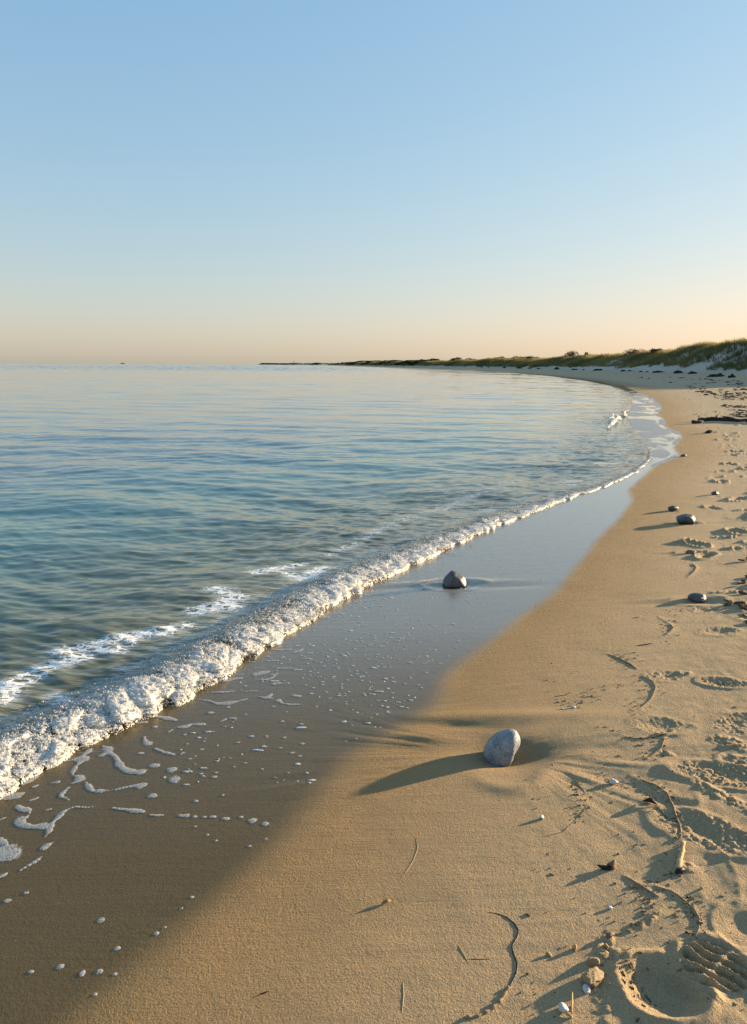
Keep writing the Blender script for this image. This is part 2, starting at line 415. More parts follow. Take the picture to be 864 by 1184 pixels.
# ------------------------------------------------------------------ sand material
def sand_material():
    s = NT('beach sand')
    v = s.mapped()
    wet = s.attr('wet'); damp = s.attr('damp'); clod = s.attr('clod'); hol = s.attr('hollow'); dune = s.attr('dune')
    grain = s.noise(v, 185, 3, 0.7)
    grain2 = s.noise(v, 120, 3, 0.6)
    big = s.noise(v, 1.6, 4, 0.55)
    streak = s.noise(s.mapped((1.2, 9, 1), (0, 0, 0.12)), 1.7, 4, 0.6)
    dry = s.mix(big, (0.46, 0.325, 0.180), (0.55, 0.405, 0.240))
    dry = s.mix(s.ramp(grain, [(0.30, 0.0), (0.62, 1.0)]), s.mix(0.6, dry, (0.22, 0.145, 0.07), 'MIX'), dry)
    dampc = s.mix(streak, (0.34, 0.210, 0.086), (0.41, 0.265, 0.118))
    dampc = s.mix(s.ramp(grain, [(0.3, 0.0), (0.62, 1.0)]), s.mix(0.55, dampc, (0.15, 0.09, 0.036)), dampc)
    c = s.mix(damp, dry, dampc)
    speck = s.ramp(s.noise(v, 520, 1, 0.5), [(0.715, 0.0), (0.74, 1.0)])
    c = s.mix(s.math('MULTIPLY', speck, 0.55), c, (0.05, 0.035, 0.02))
    pale = s.ramp(s.noise(s.mapped((1, 1, 1), (0, 0, 0), (31, 7, 3)), 420, 1, 0.5), [(0.70, 0.0), (0.74, 1.0)])
    c = s.mix(s.math('MULTIPLY', pale, 0.5), c, (0.72, 0.62, 0.48))
    c = s.mix(dune, c, s.mix(big, (0.42, 0.36, 0.28), (0.50, 0.44, 0.35)))
    holc = s.mix(grain2, (0.15, 0.105, 0.06), (0.21, 0.15, 0.085))
    c = s.mix(s.math('MULTIPLY', hol, 0.65), c, holc)
    wetc = s.mix(streak, (0.108, 0.068, 0.014), (0.150, 0.096, 0.024))
    wetc = s.mix(s.ramp(grain2, [(0.3, 0.0), (0.7, 1.0)]), s.mix(0.5, wetc, (0.05, 0.038, 0.02)), wetc)
    wetc = s.mix(s.math('MULTIPLY', s.math('POWER', s.attr('film'), 1.5), 0.55), wetc, (0.25, 0.19, 0.115))  # silty wash: base paler with distance, standing in for missing sky reflection
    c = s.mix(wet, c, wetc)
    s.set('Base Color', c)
    s.set('Roughness', s.math('MULTIPLY_ADD', wet, -0.45, 0.92))
    s.set('Specular IOR Level', 0.3)
    h = s.math('ADD', s.math('MULTIPLY', s.noise(v, 155, 3, 0.72), 1.25), s.math('MULTIPLY', grain, 0.45))
    h = s.math('ADD', h, s.math('MULTIPLY', s.noise(v, 42, 3, 0.6), s.math('MULTIPLY_ADD', clod, 2.0, 0.8)))
    h = s.math('ADD', h, s.math('MULTIPLY', s.noise(s.mapped((7, 70, 1), (0, 0, -0.16)), 1.0, 3, 0.6), s.math('MULTIPLY_ADD', damp, 0.5, 0.35)))
    st = s.math('MULTIPLY_ADD', wet, -0.72, 1.0)
    nb = s.bump(h, st, 0.0068)
    s.l(nb, s.b.inputs['Normal'])
    film = s.attr('film'); s.set('Coat Weight', s.math('MULTIPLY', wet, film)); s.set('Coat Roughness', 0.035); s.set('Coat IOR', 1.85)
    cb = s.bump(s.noise(s.mapped((3.0, 16, 1), (0, 0, 0.10)), 1.6, 4, 0.6), s.math('MULTIPLY', s.attr('rip'), 0.3), 0.010)
    s.l(cb, s.b.inputs['Coat Normal'])
    return s.m
M_SAND = sand_material()
DUNEW = sst(QD, -3.0, 0.5) * (1 - 0.9 * sst(Y, 250, 600))
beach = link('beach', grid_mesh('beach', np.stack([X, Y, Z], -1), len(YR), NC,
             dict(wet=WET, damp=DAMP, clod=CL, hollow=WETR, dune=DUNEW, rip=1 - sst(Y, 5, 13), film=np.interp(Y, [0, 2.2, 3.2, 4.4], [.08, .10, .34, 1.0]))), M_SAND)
tag(beach, 'sandy beach with footprints rising to low dunes', 'beach', kind='structure')

# ------------------------------------------------------------------ sea
ZSEA = -0.012
yw = [-3.0, -1.0, 0.3, 0.9, 1.2]
while yw[-1] < 14000:
    y = yw[-1]; yw.append(y + max(0.006, min(y * y / 1700, 0.0055 * y)))
YW = np.array(yw); NW = 720
t = np.linspace(0, 1, NW)
E0 = -0.05
xe = np.interp(YW, LG, fmx) + 0.05 * np.sqrt(1 + np.interp(YW, LG, sl_f) ** 2)
left = -(2.2 + 0.8 * np.maximum(YW, 0))
xe = np.where(YW > 2600, np.minimum(xe + 2.0 * (YW - 2600), 0.8 * YW), xe)
far_t = sst(YW, 14, 40)
tt = t[None, :] * (0.42 + 0.58 * t[None, :]) * (1 - far_t[:, None]) + t[None, :] * far_t[:, None]
XW = xe[:, None] + (left - xe)[:, None] * tt
YWg = np.repeat(YW[:, None], NW, 1)
cellx = np.abs(np.gradient(XW, axis=1)); celly = np.gradient(YW)[:, None] + 0 * XW
EW = e_sea(XW, YWg)
foam_wob = 0.05 * fbm(XW * 3, YWg * 3, 201, 2)
gz = base_z(XW, YWg)
near_amp = np.interp(YWg, [0, 5, 8, 12, 15, 30], [1, .9, .55, 0.3, 0.15, 0.0])
zs = np.maximum(ZSEA, gz + 0.012 * sst(EW, 0, 0.12)) - 0.07 * (1 - sst(EW, -0.02, 0.05))
zs = zs + near_amp * (0.040 * np.exp(-((EW - 0.22) / 0.13) ** 2) + 0.018 * np.exp(-((EW - 1.0) / 0.35) ** 2))
wv = np.zeros_like(XW)
wr = np.random.default_rng(5)
qx = XW + 0.35 * fbm(XW * 0.35, YWg * 0.35, 211, 2); qy = YWg + 0.35 * fbm(XW * 0.35, YWg * 0.35, 214, 2)
for i in range(90):
    lam = math.exp(wr.uniform(math.log(0.10), math.log(3.0)))
    a = math.radians(-97 + wr.normal(0, 24)); kk = 2 * math.pi / lam
    kx, ky = math.cos(a) * kk, math.sin(a) * kk
    amp = 0.0023 * lam ** 0.72 * wr.uniform(0.5, 1.2)
    fade = np.clip(lam / (2.6 * np.maximum(celly, cellx * 0.5)) - 0.7, 0, 1)
    ph = kx * qx + ky * qy + wr.uniform(0, 6.28)
    gmod = 0.55 + 0.75 * vn(XW * 0.22 / max(lam, .4) + i * 3.1, YWg * 0.22 / max(lam, .4), 220 + i)
    w_ = np.sin(ph); wv += amp * gmod * fade * (np.exp(1.25 * w_) - 1.43) * 0.72
chop = 1 + 0.5 * np.exp(-((EW - 0.9) / 0.7) ** 2)
wv = wv * np.interp(YWg, [0, 12, 22, 50, 90], [1, .9, .45, .4, .7])
zs = zs + wv * sst(EW, 0.0, 0.5) * chop * np.interp(YWg, [0, 30, 300], [1, 1.1, 1.6])
wr2 = np.random.default_rng(8); ys0 = np.searchsorted(YW, 70)
FX, FY = XW[ys0:], YWg[ys0:]; fw = np.zeros_like(FX)
fx2 = FX + 2.5 * fbm(FX / 14, FY / 14, 261, 2); fy2 = FY + 2.5 * fbm(FX / 14, FY / 14, 263, 2)
for lam in (1.6, 2.6, 4.2, 7, 11):
    win = sst(FY, lam * 28, lam * 55) * (1 - sst(FY, lam * 140, lam * 260)) * sst(FY, 75, 260)
    if win.max() <= 0: continue
    for _ in range(5):
        l_ = lam * wr2.uniform(.8, 1.25); a = math.radians(-90 + wr2.normal(0, 28)); kk = 2 * math.pi / l_
        fw += win * (0.042 if lam < 8 else 0.018) * (1 - 0.6 * sst(FY, 300, 900)) * l_ / (2 * math.pi) * np.sin(math.cos(a) * kk * fx2 + math.sin(a) * kk * fy2 + wr2.uniform(0, 6.28))
# a calmer lane close to the beach, out of the breeze
zs[ys0:] += fw * sst(EW[ys0:], 6, 40)
# swell lines
zs = zs + 0.010 * np.sin((XW * 0.28 + YWg) * 2 * math.pi / 2.4 + 1.5 * fbm(XW / 3, YWg / 3, 240, 2)) * sst(EW, 0.8, 3) * (1 - sst(YWg, 60, 200))
# secondary breaker further up the shore
SBX, SBY = g2(705, 489)
# drifting foam behind the breaker
FOAM = np.zeros_like(XW)
def foam_line(pix, w, amp):
    P = [flat(*p)[:2] for p in pix]
    for (ax, ay), (bx, by) in zip(P[:-1], P[1:]):
        R = w * 3.2
        i0 = np.searchsorted(YW, min(ay, by) - R); i1 = np.searchsorted(YW, max(ay, by) + R)
        sx, sy = XW[i0:i1], YWg[i0:i1]
        L2 = (bx - ax) ** 2 + (by - ay) ** 2
        tt_ = np.clip(((sx - ax) * (bx - ax) + (sy - ay) * (by - ay)) / L2, 0, 1)
        dd_ = np.hypot(sx - ax - tt_ * (bx - ax), sy - ay - tt_ * (by - ay))
        FOAM[i0:i1] = np.maximum(FOAM[i0:i1], amp * np.exp(-(dd_ / w) ** 2))
for pix, w, a in [([(-90, 830), (0, 806), (15, 790), (50, 770), (92, 758)], .085, 1.0), ([(0, 790), (20, 784), (50, 776)], .05, .9), ([(70, 752), (100, 748), (140, 738), (190, 730)], .075, 1.0),
                  ([(110, 747), (135, 752), (160, 735), (215, 722)], .06, .9), ([(228, 706), (262, 700), (270, 690), (250, 684)], .09, 1.0), ([(255, 698), (278, 690)], .07, .9),
                  ([(300, 662), (325, 655), (345, 650)], .10, .85), ([(325, 660), (350, 668), (372, 655)], .08, .7), ([(60, 800), (85, 812)], .05, .5), ([(10, 845), (40, 850)], .05, .5),
                  ([(380, 640), (430, 618), (470, 600)], .10, .40), ([(480, 598), (540, 575), (600, 555)], .16, .3)]:
    foam_line(pix, w * 0.95, a * 0.60)
FOAM = np.clip(FOAM + 0.28 * np.exp(-((EW - 0.42) / 0.16) ** 2) * near_amp + 0.20 * np.exp(-((EW - 1.0) / 0.7) ** 2) * np.interp(YWg, [0, 4, 8, 14, 24], [.5, .8, 1, .9, .5]), 0, 1.2)

def sea_material():
    s = NT('sea water')
    e = s.attr('e'); fo = s.attr('foam'); dist = s.attr('dist')
    v = s.mapped()
    patch = s.noise(s.mapped((0.7, 1.3, 1)), 0.9, 3, 0.5)
    e2 = s.math('MULTIPLY_ADD', patch, 1.6, s.math('SUBTRACT', e, 0.8))
    dep = s.math('DIVIDE', e2, 8.0, clamp=True)
    c = s.ramp(dep, [(0.0, (0.125, 0.108, 0.045)), (0.14, (0.105, 0.110, 0.050)), (0.28, (0.075, 0.120, 0.090)), (0.48, (0.045, 0.140, 0.128)), (0.78, (0.040, 0.120, 0.132)), (1.0, (0.036, 0.095, 0.125))])
    # pale patches of sea bed showing through the shallows
    bed = s.math('MULTIPLY', s.ramp(s.noise(s.mapped((1.5, 3.2, 1), (0, 0, 0.1), (3.1, 1.7, 0)), 1.1, 3, 0.5), [(0.60, 0.0), (0.72, 1.0)]),
                 s.math('MULTIPLY', s.ramp(dep, [(0.10, 0.0), (0.2, 1.0), (0.45, 1.0), (0.62, 0.0)]), 0.30))
    c = s.mix(bed, c, (0.16, 0.14, 0.08))
    # foam lace
    warp = s.n('ShaderNodeVectorMath', operation='ADD')
    nz = s.n('ShaderNodeTexNoise'); nz.inputs['Scale'].default_value = 9; nz.inputs['Detail'].default_value = 3
    s.l(s.mapped((1.0, 1.5, 1)), nz.inputs['Vector'])
    sc_ = s.n('ShaderNodeVectorMath', operation='SCALE'); sc_.inputs['Scale'].default_value = 0.16; s.l(nz.outputs['Color'], sc_.inputs[0])
    s.l(v, warp.inputs[0]); s.l(sc_.outputs[0], warp.inputs[1])
    mp = s.n('ShaderNodeMapping'); mp.inputs['Scale'].default_value = (0.8, 1.5, 1); s.l(warp.outputs[0], mp.inputs[0])
    edge = s.voro(mp.outputs[0], 15.0, 'DISTANCE_TO_EDGE')
    edge2 = s.voro(mp.outputs[0], 30.0, 'DISTANCE_TO_EDGE')
    lace = s.math('SUBTRACT', 1.0, s.math('MULTIPLY', edge, 4.2))
    lace = s.math('ADD', lace, s.math('MULTIPLY', s.math('SUBTRACT', 0.25, edge2), 0.7))
    lace = s.math('ADD', lace, s.math('MULTIPLY', s.math('SUBTRACT', s.noise(v, 16, 4, 0.6), 0.5), 1.2))
    fm = s.math('ADD', s.math('MULTIPLY', fo, 1.05), s.math('MULTIPLY', lace, 0.55))
    filam = s.math('SUBTRACT', 1.0, s.math('ABSOLUTE', s.math('MULTIPLY_ADD', s.noise(s.mapped((1.0, 4.5, 1), (0, 0, 0.15)), 5.5, 4, 0.6), 14.0, -7.0)))
    filam = s.math('MULTIPLY', s.math('MAXIMUM', filam, 0.0), s.math('MULTIPLY', s.ramp(fo, [(0.12, 0.0), (0.4, 1.0)]), 0.6))
    fm = s.ramp(fm, [(0.95, 0.0), (1.30, 1.0)])
    fm = s.math('MAXIMUM', fm, filam)
    bub = s.ramp(s.voro(v, 170, 'F1', 'Distance'), [(0.2, 0.75), (0.55, 1.0)])
    s.set('Base Color', s.mix(fm, c, s.mix(bub, (0.55, 0.57, 0.58), (0.80, 0.80, 0.78))))
    s.set('Roughness', s.math('MULTIPLY_ADD', fm, 0.6, 0.06))
    s.set('IOR', 1.45)
    def nvec(sc, rot, scale, detail, k_, loc=(0, 0, 0)):
        nd = s.n('ShaderNodeTexNoise'); nd.inputs['Scale'].default_value = scale; nd.inputs['Detail'].default_value = detail; nd.inputs['Distortion'].default_value = 0.4
        s.l(s.mapped(sc, (0, 0, rot), loc), nd.inputs['Vector'])
        sb = s.n('ShaderNodeVectorMath', operation='SUBTRACT'); s.l(nd.outputs['Color'], sb.inputs[0]); sb.inputs[1].default_value = (0.5, 0.5, 0.5)
        ml = s.n('ShaderNodeVectorMath', operation='MULTIPLY'); s.l(sb.outputs[0], ml.inputs[0]); ml.inputs[1].default_value = (0.45, 1.0, 0.0)
        sl = s.n('ShaderNodeVectorMath', operation='SCALE'); s.l(ml.outputs[0], sl.inputs[0]); s.l(k_, sl.inputs['Scale']); return sl.outputs[0]
    calm = s.ramp(s.noise(s.mapped((0.03, 0.11, 1)), 1.0, 3, 0.55), [(0.32, 0.45), (0.62, 1.15)])
    chop = s.math('MULTIPLY', s.attr('chop'), 0.9)
    k1 = s.math('MULTIPLY', s.math('ADD', s.ramp(dist, [(0.0, 0.26), (0.25, 0.34), (0.42, 0.08), (1.0, 0.12)]), chop), calm)
    k2 = s.math('MULTIPLY', s.ramp(dist, [(0.0, 0.10), (0.27, 0.28), (0.45, 0.06), (1.0, 0.3)]), calm)
    k3 = s.math('MULTIPLY', s.ramp(dist, [(0.35, 0.0), (0.6, 0.10), (0.75, 0.5), (1.0, 0.9)]), calm)
    add1 = s.n('ShaderNodeVectorMath', operation='ADD'); add2 = s.n('ShaderNodeVectorMath', operation='ADD'); add3 = s.n('ShaderNodeVectorMath', operation='ADD')
    geo = s.n('ShaderNodeNewGeometry')
    s.l(nvec((2.4, 8.0, 1), 0.10, 2.6, 3, k1), add1.inputs[0]); s.l(nvec((1.0, 3.6, 1), -0.12, 1.3, 3, k2, (4, 9, 0)), add1.inputs[1])
    s.l(add1.outputs[0], add2.inputs[0]); s.l(nvec((0.3, 1.0, 1), 0.05, 0.35, 4, k3, (1, 5, 0)), add2.inputs[1])
    s.l(geo.outputs['Normal'], add3.inputs[0]); s.l(add2.outputs[0], add3.inputs[1])
    nrm = s.n('ShaderNodeVectorMath', operation='NORMALIZE'); s.l(add3.outputs[0], nrm.inputs[0])
    nb = s.bump(s.voro(v, 120, 'F1', 'Distance'), s.math('MULTIPLY', fm, 0.3), 0.004, nrm.outputs[0])
    s.l(nb, s.b.inputs['Normal'])
    return s.m
M_SEA = sea_material()
lin = lambda a: a
DISTW = np.clip(np.log10(np.maximum(YWg, 1)) / 3.3, 0, 1)
sea = link('sea', grid_mesh('sea', np.stack([XW, YWg, zs], -1), len(YW), NW, dict(e=np.clip(EW, -1, 400), foam=FOAM, dist=DISTW, chop=np.exp(-((EW - 0.8) / 0.9) ** 2) * np.interp(YWg, [0, 5, 8, 18, 30], [.25, .5, 1, .9, .3]))), M_SEA)
tag(sea, 'calm blue green sea with small ripples', 'sea', kind='structure')

# ------------------------------------------------------------------ surf foam roller
def foam_material(name, tint, flat_=False):
    s = NT(name)
    v = s.mapped()
    den = s.attr('thick')
    c1 = s.n('ShaderNodeTexVoronoi'); c1.inputs['Scale'].default_value = 330 if flat_ else 120; s.l(v, c1.inputs['Vector'])
    c2 = s.n('ShaderNodeTexVoronoi'); c2.inputs['Scale'].default_value = 600 if flat_ else 260; s.l(v, c2.inputs['Vector'])
    sep = s.n('ShaderNodeSeparateColor'); s.l(c1.outputs['Color'], sep.inputs[0])
    sep2 = s.n('ShaderNodeSeparateColor'); s.l(c2.outputs['Color'], sep2.inputs[0])
    nz = s.noise(v, 30, 4, 0.65)
    hole = s.math('ADD', s.math('ADD', s.math('MULTIPLY', sep.outputs[0], 0.45), s.math('MULTIPLY', sep2.outputs[1], 0.35)), s.math('MULTIPLY', nz, 0.6))
    alpha = s.ramp(s.math('SUBTRACT', s.math('ADD', den, 0.5), hole), [(0.48, 0.0), (0.56, 1.0)])
    thin = s.ramp(s.math('SUBTRACT', s.math('ADD', den, 0.5), hole), [(0.55, 0.0), (0.85, 1.0)])
    dots = s.math('MULTIPLY', s.ramp(c1.outputs['Distance'], [(0.18, 1.0), (0.42, 0.0)]), s.ramp(sep.outputs[1], [(0.45, 0.0), (0.6, 1.0)]))
    dots2 = s.math('MULTIPLY', s.ramp(c2.outputs['Distance'], [(0.2, 1.0), (0.45, 0.0)]), s.ramp(sep2.outputs[0], [(0.6, 0.0), (0.7, 1.0)]))
    dots = s.math('MULTIPLY', s.math('MAXIMUM', dots, dots2), 0.0 if flat_ else 0.85)
    body = s.mix(thin, (0.42, 0.41, 0.38), tint)
    s.set('Base Color', s.mix(dots, body, (0.33, 0.32, 0.29)))
    s.set('Roughness', 0.4); s.set('Subsurface Weight', 0.0 if flat_ else 0.6); s.set('Subsurface Scale', 0.025)
    s.set('Subsurface Radius', (1, 0.9, 0.8))
    s.set('Alpha', alpha)
    h = s.math('ADD', s.math('MULTIPLY', c1.outputs['Distance'], -1.3), s.math('MULTIPLY', c2.outputs['Distance'], -0.7))
    s.l(s.bump(h, 0.15 if flat_ else 0.4, 0.006), s.b.inputs['Normal'])
    return s.m
M_FOAM = foam_material('surf foam', (0.57, 0.55, 0.51))
def roller():
    yy = [1.3]
    while yy[-1] < 14.5: yy.append(yy[-1] + max(0.0042, 0.0016 * yy[-1]))
    yy = np.array(yy); NV = 120
    slf = np.sqrt(1 + np.interp(yy, LG, sl_f) ** 2)
    arcu = np.concatenate([[0], np.cumsum(np.hypot(np.diff(yy), np.diff(xf(yy))))])
    U = np.repeat(arcu[:, None], NV, 1); YY = np.repeat(yy[:, None], NV, 1)
    V = np.linspace(-0.03, 0.52, NV)[None, :] + 0 * U
    amp = np.interp(YY, [0, 4, 6, 8, 9.5, 11.5, 13.2, 14.5], [1, .9, 0.7, 0.45, 0.28, 0.14, 0.07, .03])
    env = 0.75 + 0.5 * vn(U * 1.6, 0 * U, 301) + 0.25 * vn(U * 5, 0 * U, 302)
    wob = 0.035 * fbm(U * 4, 0 * U, 303, 3) + 0.018 * vn(U * 14, 0 * U, 304)
    prof = sst(V, -0.03, 0.09) * (1 - 0.72 * sst(V, 0.10, 0.42)) * (1 - 0.75 * sst(V, 0.34, 0.50))
    f1, r1 = worley(U * 7.5 + 0.6 * fbm(U * 6, V * 6, 305, 2), V * 8.0 + 2 + 0.5 * fbm(U * 5, V * 5, 307, 2), 31)
    f2, r2 = worley(U * 21.0 + 0.4 * fbm(U * 15, V * 15, 308, 2), V * 21.0 + 9, 41)
    f3, r3 = worley(U * 60.0, V * 60.0 + 4, 47)
    lump = np.sqrt(np.clip(1 - (f1 / 0.82) ** 2, 0, 1)) * (0.35 + 0.9 * r1)
    l2 = np.sqrt(np.clip(1 - (f2 / 0.8) ** 2, 0, 1)) * (0.3 + 0.8 * r2)
    l3 = np.sqrt(np.clip(1 - (f3 / 0.8) ** 2, 0, 1))
    front = 1 - 0.6 * sst(V, 0.16, 0.36)
    h = amp * prof * (0.012 + 0.018 * env * (1 - 0.3 * sst(V, 0.12, 0.3)) + 0.024 * lump * front * np.clip(env, .4, 1.2) + 0.008 * l2 * front + 0.004 * l3 + 0.006 * fbm(U * 55, V * 55, 311, 3))
    adv = amp * (0.045 * lump + 0.015 * l2) * np.exp(-((V - 0.03) / 0.07) ** 2)
    e_ = V * np.interp(YY, [0, 5, 7, 8.6, 10, 12, 14.5], [1.05, .92, .66, .45, .28, .16, .1]) - adv + wob * (1 - sst(V, 0.2, 0.45)) - 0.0
    nx, ny = -1 / slf[:, None], np.interp(yy, LG, sl_f)[:, None] / slf[:, None]
    px_ = xf(yy)[:, None] + e_ * nx; py_ = YY + e_ * ny
    gzz = base_z(px_, py_)
    es = e_sea(px_, py_)
    zb = np.maximum(ZSEA, gzz + 0.006) + np.interp(YY, [0, 5, 8, 12, 15], [1, .9, .55, .3, .15]) * 0.038 * np.exp(-((np.maximum(es, .05) - 0.22) / 0.13) ** 2) * sst(es, 0.02, 0.12) * 0.9
    z = zb + h + 0.004 - 0.03 * (1 - sst(V, -0.03, -0.005)) - 0.02 * sst(V, 0.48, 0.52)
    den = 0.92 - 0.46 * sst(V, 0.09 + 0.06 * vn(U * 3, 0 * U, 306), 0.28) - 0.28 * sst(V, 0.30, 0.52) - 0.35 * (1 - sst(V, -0.03, 0.03)) + 0.50 * (lump - 0.35) * (0.45 + 0.55 * front) + 0.22 * (l2 - .5)
    den = den - 0.35 * sst(YY, 11, 14)
    me = grid_mesh('surf_foam', np.stack([px_, py_, z], -1), len(yy), NV, dict(thick=den))
    return me
rm_ = roller(); surf = link('surf_foam', rm_, M_FOAM)
def bubbles(me, n):
    nv_ = len(me.vertices); co = np.zeros(nv_ * 3, np.float32); me.vertices.foreach_get('co', co); co = co.reshape(-1, 3)
    th_ = np.zeros(nv_, np.float32); me.attributes['thick'].data.foreach_get('value', th_)
    g = np.random.default_rng(21); vv = np.tile(np.linspace(-0.03, 0.52, 120), nv_ // 120)
    wgt = np.clip(th_, .08, 1) * np.where(vv < .3, 1, .8) * (1 - sst(vv, .42, .52)) * (1 / np.maximum(co[:, 1], 2) ** 0.4)
    pick = g.choice(nv_, n, p=wgt / wgt.sum()); P = co[pick].astype(float)
    r = np.exp(g.normal(math.log(.0025), .45, n)).clip(.0012, .007) * np.interp(P[:, 1], [2, 6, 12], [1, 1.1, 1.3])
    P += g.normal(0, .004, (n, 3)); P[:, 2] += r * .35
    bm = bmesh.new(); bmesh.ops.create_icosphere(bm, subdivisions=1, radius=1); bv = np.array([v.co[:] for v in bm.verts]); bf = np.array([[v.index for v in f.verts] for f in bm.faces]); bm.free()
    V = (P[:, None, :] + bv[None] * r[:, None, None]).reshape(-1, 3); F = (bf[None] + (np.arange(n) * len(bv))[:, None, None]).reshape(-1, 3)
    return raw_mesh(bpy.data.meshes.new('foam_bubbles'), V, F)
def bubble_material():
    s = NT('bubble'); s.set('Base Color', (0.54, 0.53, 0.50)); s.set('Roughness', 0.32); s.set('IOR', 1.33); s.set('Alpha', 0.55); return s.m
fb = link('foam_bubbles', bubbles(rm_, 30000), bubble_material())
tag(fb, 'froth of small bubbles on the breaking wave', 'foam', kind='stuff')
tag(surf, 'white bubbling foam along the front of the breaking wave', 'surf foam', kind='stuff')

def breaker():
    nu, nv = 170, 70
    U, V = np.meshgrid(np.linspace(0, 1, nu), np.linspace(0, 1, nv), indexing='ij')
    A = np.array([flat(700, 499)[:2], flat(708, 489)[:2], flat(716, 481)[:2], flat(728, 473)[:2]])
    tt_ = np.linspace(0, 1, 4)
    cx = np.interp(U, tt_, A[:, 0]); cy = np.interp(U, tt_, A[:, 1])
    f1, r1 = worley(U * 11, V * 4.0, 71); f2, r2 = worley(U * 30, V * 11, 72)
    env = np.clip(np.sin(U * math.pi) ** 0.6 * (0.8 + 0.5 * vn(U * 6, 0 * U, 73)), 0.02, 2)
    w = 0.9 * env
    prof = sst(V, 0, 0.3) * (1 - sst(V, 0.45, 1.0))
    h = env * prof * (0.02 + 0.15 * np.sqrt(np.clip(1 - (f1 / .85) ** 2, 0, 1)) * r1 + 0.06 * np.sqrt(np.clip(1 - (f2 / .85) ** 2, 0, 1)))
    x_ = cx - (V - 0.35) * w; y_ = cy + (V - 0.35) * w * 0.25
    z = np.maximum(ZSEA, base_z(x_, y_)) + h - 0.02 * (1 - sst(V, 0, .1)) - .02 * sst(V, .9, 1)
    den = 0.66 - 0.5 * sst(V, 0.35, 0.85) + 0.75 * (r1 - .5) + 0.3 * (r2 - .5) - 0.4 * (1 - sst(V, 0, .25))
    return grid_mesh('surf_foam', np.stack([x_, y_, z], -1), nu, nv, dict(thick=den))
b2 = link('surf_foam', breaker(), foam_material('broken surf', (0.46, 0.43, 0.38)))
tag(b2, 'small white breaker curling far up the shore', 'surf foam', kind='stuff')

# ------------------------------------------------------------------ foam lying on the wet sand
VV, FF, TT = [], [], []
def add_fleck(x_, y_, rx, ry, h=0.0011):
    n = 10; b0 = sum(len(a) for a in VV); a = np.linspace(0, 2 * math.pi, n, endpoint=False)
    jit = 1 + 0.25 * rng.normal(size=n); z0 = zg(x_, y_) + 0.0008
    rot = rng.uniform(-0.4, 0.4)
    ring = lambda k_: (x_ + k_ * rx * jit * np.cos(a + rot), y_ + k_ * ry * jit * np.sin(a + rot))
    A = []
    for kk_, hz in ((1, -0.001), (0.8, h * 0.7), (0.4, h)):
        xx, yy = ring(kk_); A.append(np.stack([xx, yy, np.full(n, z0 + hz)], -1))
    A.append(np.repeat(np.array([[x_, y_, z0 + h * 1.05]]), n, 0))
    A = np.concatenate(A); VV.append(A); TT.append(np.repeat([.62, .85, 1, 1], n))
    for lv in range(3):
        i = np.arange(n); j = (i + 1) % n
        FF.append(np.stack([b0 + lv * n + i, b0 + lv * n + j, b0 + (lv + 1) * n + j, b0 + (lv + 1) * n + i], -1))
c3 = lambda L: [(x_ / 5.4, y_ / 5.4 + 860) for x_, y_ in L]       # read off enlarged views
c4 = lambda L: [(x_ / 4.32 + 160, y_ / 4.32 + 740) for x_, y_ in L]
